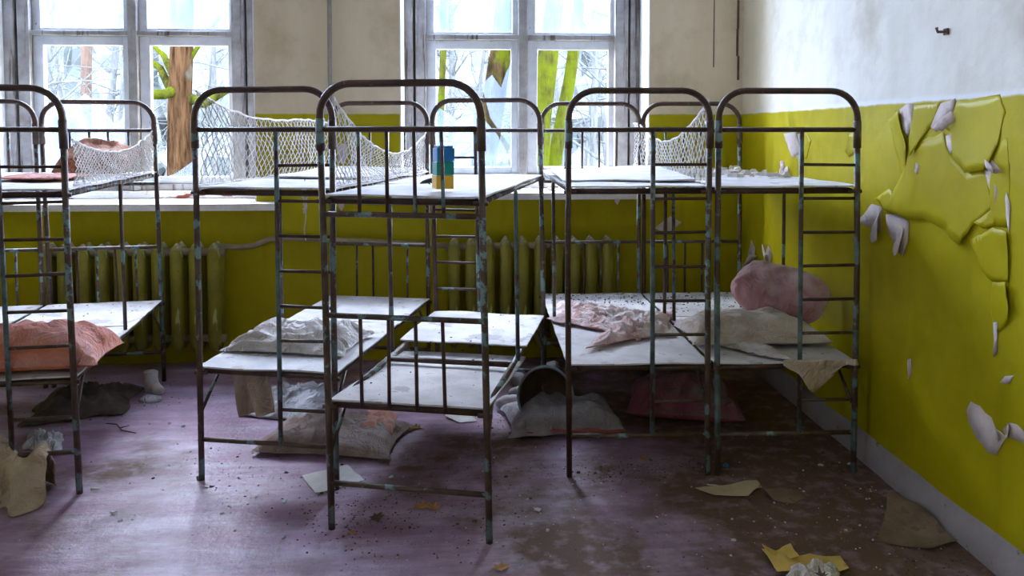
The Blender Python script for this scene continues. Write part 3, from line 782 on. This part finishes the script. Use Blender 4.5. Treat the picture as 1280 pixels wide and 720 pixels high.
# on the floor under beds B and C
crumple('blanket', 'cloth_grey', [gp(300,520), gp(415,535), gp(430,492), gp(340,484)], 0, .10, 'grey blue rumpled blanket on the floor under the bunk left of centre', seed=6, freq=7, cat='blanket')
p = gp(418, 553); pil = pillow('pillow', 'pillow_brown', (p.x, p.y, 0), .30, .19, .085, -.18, 'large flat brown pillow on the floor below the nearest bunk', seed=12, wr=.018, bottom=.2)
b = MB(); n = 26; vs = []; fs = []
for i in range(n+1):
    for j in range(n+1):
        s, t = 2*i/n-1, 2*j/n-1; e = max(0, 1-max(abs(s), abs(t))**3)
        vs.append((.07*s*(1+.2*nz(t*2, 1)), .11*t, .035*e*(.4+.8*ridge(s*1.6, t*2.2, 3)) + .0))
for i in range(n):
    for j in range(n): q = i*(n+1)+j; fs.append((q, q+n+1, q+n+2, q+1))
o = b.add(vs, fs).build('lining', M['lining'], pil, smooth=True, solid=.004); o.location = (.19, .05, .055); o.rotation_euler = (0, .28, 0); o['label'] = 'torn pinkish lining bulging from the pillow end'
# D lower deck
crumple('sheet', 'cloth_pink', [gp(684,400,DT), gp(795,425,DT), gp(825,395,DT), gp(700,378,DT)], DT, .055, 'crumpled pink and white sheet on the lower bunk right of centre', seed=21, freq=10, mound=.35, n=60)
crumple('sheet', 'cloth_pink', [gp(728,440,DT), gp(838,420,DT), gp(836,392,DT), gp(776,404,DT)], DT, .06, 'pinkish fold of cloth near the front edge of the bunk right of centre', seed=25, freq=9, mound=.45, n=50)
# E lower deck pillows
p = gp(938, 428, DT); pillow('pillow', 'pillow_tan', (p.x+.02, p.y+.06, DT), .30, .17, .085, .0, 'long dusty beige pillow on the lower bunk by the right wall', seed=31, wr=.028, freq=6)
pillow('pillow', 'pillow_mauve', (1.395, 3.53, DT+.045), .245, .130, .105, -1.17, 'mauve pillow leaning against the green right wall on the lower bunk', seed=35, wr=.025, tilt=(.85, .12), bottom=.4, pinch=.0, rnd=.22)
crumple('sheet', 'cloth_white', [bedE(-.30,.30,DT), bedE(.0,.02,DT), bedE(.0,.5,DT), bedE(-.26,.62,DT)], DT, .03, 'white sheet with faded pink stripes crossing between the two right bunks', seed=38, n=40)
q0, q1 = bedE(-.02, -.012, ZL+.02), bedE(.27, -.012, ZL+.02)
vs = []; fs = []; n = 20
for i in range(n+1):
    s = i/n; dr = .112*math.exp(-((s-.45)/.26)**2)+.014+.006*math.sin(s*21)
    for j in range(9):
        t = j/8; pos = Vector(q0)*(1-s)+Vector(q1)*s + Vector((0, -.006-.012*t*math.sin(s*8), -dr*t)); vs.append(pos-Vector(q0))
for i in range(n):
    for j in range(8): q = i*9+j; fs.append((q, q+9, q+10, q+1))
o = MB().add(vs, fs).build('hanging_cloth', M['pillow_tan'], smooth=True, solid=.004); o.location = q0
tag(o, 'pointed corner of beige cloth hanging off the bunk by the right wall', 'cloth')
# pillows on the floor under D and E
p = gp(704, 536); pl = pillow('pillow', 'pillow_grey', (p.x, p.y+.06, 0), .265, .19, .10, .08, 'dusty grey pillow with red piping on the floor under the bunk right of centre', seed=41, wr=.02, bottom=.2)
b = MB(); pts = [(-.25+.5*k/20, -.19+.018*(1-((k-10)/10)**2), .012+.004*math.sin(k)) for k in range(21)]
b.tube(pts, .006, 6); b.build('piping', M['piping_red'], pl, smooth=True)
p = gp(862, 525); pillow('pillow', 'pillow_magenta', (p.x, p.y+.10, 0), .27, .19, .13, -.25, 'grey topped magenta pillow on the dark floor under the right bunks', seed=44, wr=.02, bottom=.35)
# lower left corner: cloth thrown over the bottom rail and crumpled rag
q0, q1 = bedA(-.20, 0, .158), bedA(.175, 0, .158); ax = q1-q0; nrm = Vector((ax.y, -ax.x, 0)).normalized()
vs = []; fs = []; n, m = 56, 40
for i in range(n+1):
    s = i/n
    for j in range(m+1):
        t = (j/m-.45)*2   # t<0 behind rail, t>0 front
        lift = .07*math.exp(-((s-.50)/.12)**2)
        fold = math.sin(s*17+nz(s*3, t*1.5, 2)*3)
        a_ = abs(t)
        out = (.02+.085*a_**1.3*(1+.5*fold) + .03*nz(s*5, t*3, 6)) * (1 if t > 0 else -1)
        z = .172+lift*(1-a_)**2 - .185*a_**1.3 + .018*nz(s*7, t*3, 4) + .012*math.sin(s*23+t*2)*(1-a_)
        pos = q0+ax*(s+.04*nz(t*3, s*3, 1)) + nrm*out
        vs.append(Vector((pos.x, pos.y, max(.004, z))) - Vector((q0.x, q0.y, 0)))
for i in range(n):
    for j in range(m): q = i*(m+1)+j; fs.append((q, q+m+1, q+m+2, q+1))
o = MB().add(vs, fs).build('draped_cloth', M['cloth_beige'], smooth=True, solid=.004); o.location = (q0.x, q0.y, 0)
tag(o, 'stained beige cloth thrown over the bottom rail at the lower left', 'cloth')
crumple('rag', 'cloth_grey', [gp(28,565), gp(72,570), gp(80,546), gp(38,543)], 0, .06, 'small crumpled blue grey rag on the floor behind the beige cloth', seed=51, freq=16, mound=.3, n=36)
crumple('rag', 'dirt', [gp(20,535), gp(150,520), gp(180,488), gp(70,492)], 0, .10, 'dark dirty heap of cloth on the floor under the far left bunk', seed=54, freq=7, mound=.6, n=40)

# ---------------------------------------------------------------- toys and small things
# tower of three toy blocks on the nearest bunk
p = gp(553, 238, UT); base_z = UT+.004; bw = .062; bhh = .0475
for k, (mt, cn) in enumerate((('block_yellow', 'yellow bottom'), ('block_green', 'teal green middle'), ('block_blue', 'blue top'))):
    b = MB(); b.box((-bw/2, -bw/2, 0), (bw/2, bw/2, bhh-.001))
    o = b.build('toy_block', M[mt], bevel=.0015); o.location = (p.x+.0015*k, p.y+.04, base_z+bhh*k); o.rotation_euler = (0, 0, .30)
    tag(o, cn + ' block of the toy tower on the nearest upper bunk', 'toy block', 'toy blocks stacked on the bunk')
    if k == 2:
        for i in range(4):
            for j in range(4):
                s = MB(); s.tube([((i-1.5)*.0145, (j-1.5)*.0145, bhh-.001), ((i-1.5)*.0145, (j-1.5)*.0145, bhh+.0065)], .0052, 10); s.build('stud', M[mt], o)
p = gp(534, 234, UT); b = MB()
b.tube([(-.028,0,.006),(-.018,0,.010),(0,0,.014),(.014,.002,.018),(.026,.004,.016)], [.002,.006,.009,.009,.004], 8)
b.tube([(.0,0,.012),(.01,-.012,.004)], [.006,.002], 6); b.tube([(.012,.002,.014),(.024,.012,.004)], [.006,.003], 6)
o = b.build('toy_scrap', M['black_rubber'], smooth=True); o.location = (p.x, p.y+.03, UT+.006); tag(o, 'small black toy scrap lying left of the block tower', 'toy')

# hoop of an overturned basin with lumps spilled from it
c0 = bp(682, 478, 3.55); b = MB(); rr = .125
pts = []
for k in range(40):
    a = 2*PI*k/40; pts.append(Vector((math.cos(a)*rr, .04*math.sin(a), rr*math.sin(a))))
b.tube(pts, .006, 8, closed=True)
vs = []; fs = []
for d_i, (f, yy) in enumerate(((1, 0), (.9, .07), (.72, .11), (0.05, .115))):
    for k in range(40): a = 2*PI*k/40; vs.append((math.cos(a)*rr*f, yy+.04*math.sin(a), rr*math.sin(a)*f))
for d_i in range(3):
    for k in range(40): l = (k+1) % 40; fs.append((d_i*40+k, d_i*40+l, d_i*40+40+l, d_i*40+40+k))
root = empty('basin', (c0.x, c0.y, rr+.012)); tag(root, 'dark basin with blue rim tipped on its side between the middle beds', 'basin')
b.build('rim', M['hoop'], root, smooth=True); MB().add(vs, fs).build('bowl', M['leaf_dark'], root, smooth=True, solid=.004)
def lump(px, py, rx, ry, rz_, seed, label, mat='lump', z=0):
    p = gp(px, py, z); vs = []; fs = []; nu, nv = 18, 12
    for i in range(nv+1):
        t = PI*i/nv
        for k in range(nu):
            a = 2*PI*k/nu; v = Vector((math.sin(t)*math.cos(a), math.sin(t)*math.sin(a), math.cos(t)))
            w = 1+.28*nz(v.x*1.4+seed, v.y*1.4, v.z*1.4) + .10*nz(v.x*5, v.y*5+seed, v.z*5)
            vs.append(Vector((v.x*rx*w, v.y*ry*w, v.z*rz_*w)))
    for i in range(nv):
        for k in range(nu): l = (k+1) % nu; fs.append((i*nu+k, i*nu+nu+k, i*nu+nu+l, i*nu+l))
    lo = min(v.z for v in vs)*.75
    o = MB().add([(v.x, v.y, max(v.z, lo)) for v in vs], fs).build('stuffed_lump', M[mat], smooth=True); o.location = (p.x, p.y, z-lo); o.rotation_euler = (0, 0, seed)
    tag(o, label, 'lump', 'dusty lumps spilled from the basin'); return o
lump(637, 512, .062, .040, .040, .2, 'nearest dusty white lump on the floor beside the basin')
lump(652, 497, .075, .035, .034, 3.3, 'long dusty lump with red patches in the heap by the basin')
lump(658, 488, .050, .036, .038, 1.3, 'round dusty lump in the middle of the heap by the basin')
lump(648, 482, .055, .036, .042, 2.1, 'grey lump at the back left of the heap by the basin')
lump(690, 470, .050, .040, .040, 4.2, 'pale lump inside the tipped basin at the upper right', z=.06)
lump(684, 492, .055, .040, .045, 5.5, 'brown lump lying in front of the tipped basin', mat='pillow_brown')
lump(700, 492, .050, .035, .055, 6.1, 'dark lump at the right side of the tipped basin', mat='pillow_brown')
# pale child's boot and a dish under the far left bed
p = gp(192, 490); root = empty('boot', (p.x, p.y, 0), 1.15); tag(root, 'pale dusty child boot standing on the floor near the far left bunk', 'boot')
vs = []; fs = []; nu = 20
prof = [(0, .030, .046, .0), (.012, .034, .050, .0), (.03, .033, .046, .004), (.05, .030, .034, .010), (.075, .031, .031, .014), (.105, .036, .034, .018), (.106, .031, .029, .018), (.06, .026, .026, .012)]
for z, rx, ry, dy in prof:
    for k in range(nu):
        a = 2*PI*k/nu; w = 1+.10*nz(math.cos(a)*2, math.sin(a)*2, z*30); vs.append((math.cos(a)*rx*w, math.sin(a)*ry*w+dy, z+.008*nz(math.cos(a)*2, math.sin(a)*2, 5)*(z > .1)))
for i in range(len(prof)-1):
    for k in range(nu): l = (k+1) % nu; fs.append((i*nu+k, i*nu+l, i*nu+nu+l, i*nu+nu+k))
fs.append(tuple(range(nu-1, -1, -1)))
MB().add(vs, fs).build('shaft', M['mask_pale'], root, smooth=True)
b = MB(); b.tube([(0, .0, .022), (-.01, -.035, .020), (-.014, -.068, .016)], [.030, .029, .018], 12); b.build('toe', M['mask_pale'], root, smooth=True)
vs = [(math.cos(2*PI*k/nu)*.026, math.sin(2*PI*k/nu)*.026+.012, .062) for k in range(nu)]
MB().add(vs, [tuple(range(nu))]).build('shaft_shade', M['black_rubber'], root)  # black disc painting in the shade inside the open shaft
p = gp(188, 501); b = MB(); vs = []; fs = []
for i, (r_, z) in enumerate(((.002,.026),(.03,.024),(.05,.016),(.058,.004),(.055,.001))):
    for k in range(24): a = 2*PI*k/24; vs.append((math.cos(a)*r_, math.sin(a)*r_*.75, z))
for i in range(4):
    for k in range(24): l = (k+1) % 24; fs.append((i*24+k, i*24+24+k, i*24+24+l, i*24+l))
o = b.add(vs, fs).build('dish', M['cloth_grey'], smooth=True); o.location = (p.x, p.y, 0); tag(o, 'small pale overturned dish on the floor in front of the pale boot', 'dish')

# ---------------------------------------------------------------- papers, cardboard, leaves on the floor
def sheet(name, mat, px, label, cat, seed=0, lift=.012, thick=.0015, z=0.0, folds=None):
    pts = [gp(a, c, z) for a, c in px]; o0 = sum(pts, Vector())/len(pts)
    bm = bmesh.new(); bm.faces.new([bm.verts.new((p.x-o0.x, p.y-o0.y, 0)) for p in pts])
    bmesh.ops.triangulate(bm, faces=bm.faces[:])
    for _ in range(3):
        bmesh.ops.subdivide_edges(bm, edges=[e for e in bm.edges if e.calc_length() > .03], cuts=1); bmesh.ops.triangulate(bm, faces=bm.faces[:])
    for v in bm.verts:
        d_ = math.hypot(v.co.x, v.co.y); v.co.z = .003 + max(0, lift*(.5+1.3*nz(v.co.x*6+seed, v.co.y*6, seed)))*min(1, d_/.06)
        v.co.x += .005*nz(v.co.y*25, seed); v.co.y += .005*nz(v.co.x*25, seed, 3)
    me = bpy.data.meshes.new(name); bm.normal_update(); bm.to_mesh(me); bm.free(); me.materials.append(M[mat])
    o = bpy.data.objects.new(name, me); COL.objects.link(o); o.location = (o0.x, o0.y, z)
    s = o.modifiers.new('thickness', 'SOLIDIFY'); s.thickness = thick; s.offset = 1
    tag(o, label, cat); return o
sheet('paper_sheet', 'paper', [(377,596),(394,619),(410,616),(455,602),(434,583),(410,588)], 'pale paper sheet on the floor by the foot of the nearest bunk', 'paper', 1)
sheet('paper_scrap', 'paper', [(556,522),(575,530),(596,527),(588,519),(566,516)], 'white paper scrap on the floor under the nearest bunk', 'paper', 2)
sheet('cardboard_sheet', 'cardboard', [(869,613),(893,622),(934,623),(951,612),(946,604),(922,606),(905,609)], 'light brown cardboard sheet on the floor in front of the right bunks', 'cardboard', 3)
sheet('cardboard_scrap', 'cardboard', [(919,609),(934,603),(946,604),(952,611),(938,613)], 'small torn cardboard flap lying on the light brown cardboard sheet', 'cardboard', 4, z=.006)
sheet('cardboard_sheet', 'cardboard_dim', [(955,618),(968,629),(990,631),(1006,624),(1000,616),(975,613)], 'dull brown cardboard piece to the right of the light brown sheet', 'cardboard', 5)
sheet('cardboard_sheet', 'cardboard_dim', [(1095,678),(1130,685),(1166,690),(1196,681),(1150,646),(1122,622),(1110,624),(1106,650)], 'large torn brown sheet on the floor beside the right skirting', 'cardboard', 6, lift=.025)
sheet('yellow_paper', 'paper_yellow', [(952,690),(966,714),(972,722),(1050,722),(1062,716),(1050,698),(1030,697),(1012,694),(995,699),(984,697)], 'torn yellow paper lying flat at the bottom of the picture', 'paper', 7, lift=.02)
sheet('yellow_flap', 'paper_yellow', [(952,691),(972,708),(998,697),(988,686),(970,692)], 'folded yellow paper flap on top of the torn yellow paper', 'paper', 8, lift=.028, z=.012)
crumple('cloth_scrap', 'cloth_white', [gp(982,735), gp(1052,738), gp(1046,716), gp(990,716)], .012, .042, 'crumpled white cloth on the yellow paper at the bottom edge', seed=61, freq=20, mound=.4, n=36)
def leaf(px, py, size, rz, mat, label, seed, curl=.5, z=0.0):
    p = gp(px, py, z); out = []
    lob = [1, .55, .9, .5, .8, .45, .55, .3, .55, .45, .8, .5, .9, .55]
    for k, r_ in enumerate(lob): a = 2*PI*k/len(lob); out.append((math.cos(a)*r_*size, math.sin(a)*r_*size*.85))
    vs = [(0, 0, .004)] + [(x, y, .004 + curl*size*(x*x+y*y)/(size*size)*(.5+.6*nz(x*40, y*40, seed))) for x, y in out] + [(-size*.9, .0, .01)]
    fs = [(0, k, k % len(lob)+1) for k in range(1, len(lob)+1)]
    o = MB().add(vs[:-1], fs).build('dry_leaf', M[mat], solid=.001); o.location = (p.x, p.y, z); o.rotation_euler = (0, 0, rz)
    s = MB().tube([(-size*.25, 0, .004), (-size*.7, .004, .008), (-size*1.1, 0, .006)], .0015, 5); s.build('stalk', M[mat], o)
    tag(o, label, 'leaf', 'dry leaves on the floor')
leaf(525, 636, .042, .4, 'leaf_brown', 'left one of two orange brown leaves under the bottom rail of the nearest bunk', 1, .9)
leaf(543, 637, .040, 2.2, 'leaf_brown', 'right one of two orange brown leaves under the bottom rail of the nearest bunk', 2, .9)
leaf(470, 649, .036, 1.1, 'leaf_dark', 'dark curled leaf on the floor inside the nearest bunk', 3)
leaf(439, 668, .020, 1.1, 'leaf_brown', 'small brown leaf by the foot of the nearest bunk', 4)
leaf(511, 539, .036, .1, 'leaf_brown', 'orange leaf at the end of the brown pillow', 5, .8)
leaf(521, 536, .034, 2.6, 'leaf_brown', 'dark orange leaf just right of the brown pillow', 6, .8)
leaf(562, 519, .030, .6, 'leaf_brown', 'brown leaf touching the white paper scrap', 7, .8)
leaf(804, 574, .030, 1.6, 'leaf_brown', 'orange leaf under the bottom rail of the bunk right of centre', 8, .7)
leaf(1027, 722, .026, 1.5, 'leaf_dark', 'dark pointed leaf standing in the crumpled white cloth', 9, 1.4, z=.05)
leaf(625, 712, .036, .5, 'leaf_brown', 'pale brown torn leaf at the bottom right of the nearest bunk foot', 10, .6)
def chip(px, py, s, mat, label, seed, name='glass_chip', cat='glass chip', grp='chips scattered on the floor'):
    p = gp(px, py); R = random.Random(seed); n_ = 5
    ang = sorted(R.uniform(0, 2*PI) for _ in range(n_)); pr = [(math.cos(a)*s*R.uniform(.6, 1), math.sin(a)*s*R.uniform(.5, .9)) for a in ang]
    vs = [(x, y, .001+.004*R.random()) for x, y in pr] + [(x, y, .005+.006*R.random()) for x, y in pr]
    fs = [tuple(range(n_-1, -1, -1)), tuple(range(n_, 2*n_))] + [(i, (i+1) % n_, (i+1) % n_+n_, i+n_) for i in range(n_)]
    o = MB().add(vs, fs).build(name, M[mat]); o.location = (p.x, p.y, 0); tag(o, label, cat, grp)
simple('chip_blue', (.40,.50,.62), (.60,.70,.80), 9, .4, 60, .1)
chip(355, 628, .018, 'chip_blue', 'bluish chip on the floor near the bare foot of the nearest bunk', 1)
chip(317, 622, .018, 'chip_blue', 'pale blue chip on the floor right of the bunk left of centre', 2)
chip(356, 674, .014, 'chip_blue', 'blue chip alone on the lower floor left of the nearest bunk', 3)
chip(116, 615, .026, 'crumb_pale', 'white flat chip beside the foot of the far left bunk', 4)
chip(143, 641, .018, 'crumb_pale', 'cream flake on the open floor at lower left', 5)
chip(672, 639, .014, 'crumb_pale', 'white flake on the floor between nearest bunk and bunk right of centre', 6)
chip(229, 534, .012, 'crumb_pale', 'small white flake on the floor between the two left bunks', 7)
chip(212, 530, .012, 'crumb_pale', 'pale flake just left of the small white flake between the left bunks', 8)
chip(1026, 583, .014, 'crumb_pale', 'white crumb on the dark floor before the right wall bunk', 9)
chip(908, 583, .020, 'block_blue', 'blue plastic chip by the foot of the right wall bunk', 10)
chip(890, 607, .022, 'rubble', 'pale stone lying at the edge of the cardboard sheet', 11, 'stone', 'stone')
chip(250, 600, .018, 'dirt', 'dark clod at the foot of the bunk left of centre', 12, 'dirt_clod', 'clod')

b = MB(); b.tube([gp(133,531)+Vector((0,0,.006)), gp(146,533)+Vector((0,0,.010)), gp(152,540)+Vector((0,0,.008)), gp(170,543)+Vector((0,0,.006))], [.002,.0035,.004,.002], 6); b.tube([gp(150,537)+Vector((0,0,.008)), gp(162,535)+Vector((0,0,.012))], [.003,.0015], 5)
tag(b.build('twig', M['leaf_dark'], smooth=True), 'thin dark forked twig on the open floor between the two left bunks', 'twig')
# ---------------------------------------------------------------- debris nobody could count
def crumbs(name, mat, spots, label, cat, seed, parent=None):
    R = random.Random(seed); mb = MB()
    for (p, s) in spots(R):
        vs = [Vector((R.uniform(-1, 1), R.uniform(-1, 1), R.uniform(0, .2)))*s for _ in range(3)]
        vs = [Vector((s*math.cos(a+R.random()), s*math.sin(a+R.random())*R.uniform(.5, 1), -.0005)) for a in (0, 1.6, 3.2, 4.7)]
        top = [v*R.uniform(.4, .9) + Vector((0, 0, s*R.uniform(.25, .9))) for v in vs]
        mb.add([p+v for v in vs+top], [(4,5,6,7),(0,1,5,4),(1,2,6,5),(2,3,7,6),(3,0,4,7)])
    return tag(mb.build(name, M[mat]), label, cat, kind='stuff')
def blob_field(blobs, size):
    def f(R):
        out = []
        for (px, py, sx, sy, n_) in blobs:
            for _ in range(n_):
                q = gp(min(1240, R.gauss(px, sx)), max(470, R.gauss(py, sy)))
                if q.x < WX-.04: out.append((q, size*R.uniform(.4, 1)**1.5*(2.2 if R.random() < .04 else 1)))
        return out
    return f
crumbs('dirt_crumbs', 'dirt', blob_field([(540,640,70,30,300),(440,650,40,28,260),(790,590,50,10,200),(770,592,40,7,200),(900,590,70,12,260),(1080,640,50,30,260),(640,580,60,20,180),
    (300,590,60,20,160),(960,640,160,50,260),(120,505,60,15,160),(640,520,25,14,160),(1030,575,40,12,200),(1170,690,40,20,200)], .0050), 'dark dirt and litter strewn over the floor', 'dirt', 2)
crumbs('plaster_crumbs', 'crumb_pale', blob_field([(300,620,150,60,90),(640,620,200,60,110),(950,640,150,50,80),(1100,650,60,40,60),(640,510,20,12,60),(190,500,30,14,40)], .006), 'pale plaster crumbs strewn over the floor', 'plaster crumbs', 3)
def deck_field(place, n_, s, v0, v1, z, u0=-.24, u1=.24):
    def f(R): return [(place(R.uniform(u0, u1), v0+(v1-v0)*R.random()**.8, z), s*R.uniform(.4, 1)**2) for _ in range(n_)]
    return f
crumbs('deck_crumbs', 'dirt', deck_field(bedD, 230, .007, 1.33, 1.02, DT), 'dark crumbs at the back of the lower bunk right of centre', 'crumbs', 5)
crumbs('deck_crumbs', 'dirt', deck_field(bedE, 190, .007, 1.33, .85, DT), 'dark crumbs at the back of the lower bunk by the right wall', 'crumbs', 6)
crumbs('deck_crumbs', 'dirt', deck_field(bedC, 50, .007, .05, 1.3, DT), 'fine dark grit on the lower deck of the nearest bunk', 'crumbs', 7)
crumbs('deck_crumbs', 'dirt', deck_field(bedA, 60, .005, .3, 1.3, DT), 'fine dark grit on the lower deck of the far left bunk', 'crumbs', 8)
crumbs('deck_rubble', 'rubble', deck_field(bedE, 130, .030, .5, 1.32, UT), 'broken plaster rubble on the upper deck by the right wall', 'rubble', 9)
crumbs('sill_rubble', 'rubble', lambda R: [(Vector((R.uniform(WIN[1][0]+.05, WIN[1][1]-.05), R.uniform(WY-.1, WY+.2), .987)), .022*R.uniform(.3, 1)**2) for _ in range(160)], 'crumbled paint and plaster on the right window sill', 'rubble', 10)
crumbs('sill_rubble', 'crumb_pale', lambda R: [(Vector((R.uniform(WIN[0][0]+.05, WIN[0][1]+.05), R.uniform(WY-.1, WY-.01), .934)), .012*R.uniform(.3, 1)**2) for _ in range(90)], 'pale paint flakes on the left window sill', 'rubble', 12)
# larger plaster slabs on the top right bunk
R = random.Random(77)
for k, (u, v, s) in enumerate(((-.12,.95,.055),(.02,.75,.05),(-.18,.6,.045),(.13,.55,.05),(-.05,.45,.045))):
    q = bedE(u, v, UT+.004); n_ = 6; ang = sorted(R.uniform(0, 2*PI) for _ in range(n_))
    pr = [(math.cos(a)*s*R.uniform(.7, 1), math.sin(a)*s*R.uniform(.6, .9)) for a in [2*PI*i/n_+R.uniform(-.3, .3) for i in range(n_)]]
    vs = [(x, y, 0) for x, y in pr] + [(x*.92, y*.92, .012+.006*R.random()) for x, y in pr]
    fs = [tuple(range(n_-1, -1, -1)), tuple(range(n_, 2*n_))] + [(i, (i+1) % n_, (i+1) % n_+n_, i+n_) for i in range(n_)]
    o = MB().add(vs, fs).build('plaster_slab', M['rubble']); o.location = q
    tag(o, 'flat broken plaster slab on the top bunk by the right wall', 'plaster slab', 'plaster slabs on the top right bunk')

# ================================================================ OUTDOORS
GZ = -.9
b = MB(); b.box((-60, WY+TH+.05, GZ-.3), (60, 110, GZ)); struct(b.build('ground_outside', M['leaf_litter']))
def tree(name, mat, pts, radii, label, branches=(), seed=0, cat='tree', group=None, bmat=None, twig=0):
    base = Vector(pts[0]); root = empty(name, base); tag(root, label, cat, group)
    P_ = []; rr = []
    for i in range(len(pts)-1):
        a, c = Vector(pts[i]), Vector(pts[i+1])
        for k in range(6):
            t = k/6; P_.append(a.lerp(c, t)-base + Vector((nz(i+t, seed)*.03, nz(i+t, seed, 3)*.03, 0))); rr.append((radii[i]*(1-t)+radii[i+1]*t)*(1+.10*nz((i+t)*4, seed, 8)))
    P_.append(Vector(pts[-1])-base); rr.append(radii[-1])
    MB().tube(P_, rr, 14).build('trunk', M[mat], root, smooth=True)
    for bp_, br in branches:
        MB().tube([Vector(q)-base for q in bp_], br, 8).build('branch', M[bmat or mat], root, smooth=True)
    if twig:
        R = random.Random(seed); mb = MB()
        for k in range(twig):
            i = R.randrange(len(P_)//4, len(P_)); q = P_[i]; d_ = Vector((R.uniform(-1, 1), R.uniform(-.5, .5), R.uniform(-.1, .9))); L = R.uniform(.6, 2.2)
            p1 = q+d_*L*.5+Vector((0, 0, R.uniform(-.1, .2))); p2 = q+d_*L+Vector((R.uniform(-.3, .3), 0, R.uniform(-.3, .4)))
            r0 = min(rr[i]*.4, .03); mb.tube([q, p1, p2], [r0, r0*.6, .004], 5, caps=False)
            for _ in range(3):
                s = p1.lerp(p2, R.random()); mb.tube([s, s+Vector((R.uniform(-.5, .5), R.uniform(-.2, .2), R.uniform(-.2, .5)))], [.008, .003], 4, caps=False)
        o = mb.build('twigs', M[bmat or mat], root); o['kind'] = 'stuff'
    return root
def at(px, py, Y): return tuple(bp(px, py, Y))
Y = 9.0
g0 = bp(226, 220, Y)
tree('tree', 'bark_brown', [(g0.x+.02, Y, GZ), at(225,215,Y), at(227,60,Y), at(226,-120,Y), at(228,-500,Y)], [.17,.135,.12,.115,.10], 'brown barked tree trunk seen through the left window',
     [([at(222,112,Y), at(205,118,Y-.2), at(180,118,Y-.4)], [.06,.055,.05]), ([at(230,122,Y), at(255,128,Y), at(285,113,Y)], [.05,.07,.03]), ([at(222,130,Y), at(200,85,Y+.3), at(186,75,Y+.3)], [.05,.04,.03]),
      ([at(224,110,Y), at(205,70,Y+.4), at(190,55,Y+.4)], [.05,.035,.02]), ([at(228,90,Y), at(245,62,Y), at(275,20,Y)], [.03,.025,.02])], seed=1, bmat='bark_moss_bright')
Y = 8.5
tree('tree', 'bark_moss', [at(598,290,Y), at(606,190,Y), at(626,60,Y), at(640,-40,Y), at(668,-300,Y)], [.15,.135,.115,.11,.09], 'dark mossy leaning trunk behind the broken pane', seed=2)
tree('tree', 'bark_moss_bright', [at(667,330,Y-.5), at(672,215,Y-.5), at(680,110,Y-.5), at(694,0,Y-.5), at(720,-300,Y-.5)], [.14,.115,.11,.09,.07], 'thick bright green mossy trunk behind the right window', seed=3)
tree('tree', 'bark_moss_bright', [at(682,330,Y), at(692,215,Y), at(712,100,Y), at(724,0,Y), at(750,-300,Y)], [.09,.075,.065,.055,.04], 'thin green mossy trunk leaning beside the thick mossy one', seed=4)
tree('tree', 'bark_moss_bright', [at(548,330,Y+1), at(550,200,Y+1), at(554,60,Y+1), at(556,-200,Y+1)], [.05,.042,.036,.03], 'slender green mossy stem at the left side of the right window', seed=5)
tree('tree', 'bark_pine', [at(108,300,14), at(107,168,14), at(108,0,14), at(108,-300,14)], [.10,.09,.08,.06], 'slim reddish pine trunk far behind the left window', seed=6)
R = random.Random(5); k = 0
descr = ['bare pale sapling', 'bare pale forked tree', 'thin pale woodland tree']
for px in (-150,-60,-5,48,72,92,126,142,176,196,252,268,284,330,400,470,520,540,566,580,596,646,655,704,728,742,756,764,790,850):
    Yd = R.uniform(12, 24); q = bp(px, 168, Yd); ln = R.uniform(-.5, .5); rad = R.uniform(.03, .085)
    tree('bare_tree', 'bark_pale', [(q.x, Yd, GZ), (q.x+ln*.4, Yd, 1.6), (q.x+ln, Yd, 4), (q.x+ln*1.6, Yd, 8)], [rad*1.2, rad, rad*.8, rad*.4],
         'pale bare woodland tree in the bright distance outside the windows', seed=100+k, cat='tree', group='bare trees in the distance', twig=34); k += 1

# far woodland: rows of misty conifers closing the view
R = random.Random(9)
CR_MESH = []
for t in range(5):
    mb = MB(); vs = []; fs = []; nu, nv = 22, 18
    for i in range(nv+1):
        f = i/nv
        for q in range(nu):
            a = 2*PI*q/nu; tier = .75+.25*((f*7) % 1.0)
            rr = (1-f)**.8*tier*(1+.35*nz(math.cos(a)*2.2+t*9, math.sin(a)*2.2, f*9)) + .01
            vs.append((math.cos(a)*rr, math.sin(a)*rr, f - .05*rr*tier))
    for i in range(nv):
        for q in range(nu): l = (q+1) % nu; fs.append((i*nu+q, i*nu+l, i*nu+nu+l, i*nu+nu+q))
    mb.add(vs, fs); CR_MESH.append(mb)
k = 0
made = {}
for row, (Yd, step, off) in enumerate(((27, 3.0, 0), (36, 3.6, 1.2), (48, 5.0, .5))):
    x = -Yd*.72 + off
    while x < Yd*.30:
        t = R.randrange(5); h_ = R.uniform(9, 14); w_ = R.uniform(1.7, 2.6)
        root = empty('conifer', (x, Yd+R.uniform(-2, 2), GZ), R.uniform(0, 6)); tag(root, 'misty pale conifer in the far woodland behind the windows', 'tree', 'conifers of the far woodland')
        if t not in made:
            o = CR_MESH[t].build('crown', M['needles'], root); o2 = MB().tube([(0, 0, 0), (0, 0, 3)], [.16, .12], 8).build('trunk', M['bark_pine'], root); made[t] = (o.data, o2.data)
        else:
            o = bpy.data.objects.new('crown', made[t][0]); COL.objects.link(o); o.parent = root
            o2 = bpy.data.objects.new('trunk', made[t][1]); COL.objects.link(o2); o2.parent = root
        o.scale = (w_, w_, h_-.6); o.location = (0, 0, .6)
        x += step*R.uniform(.7, 1.3); k += 1
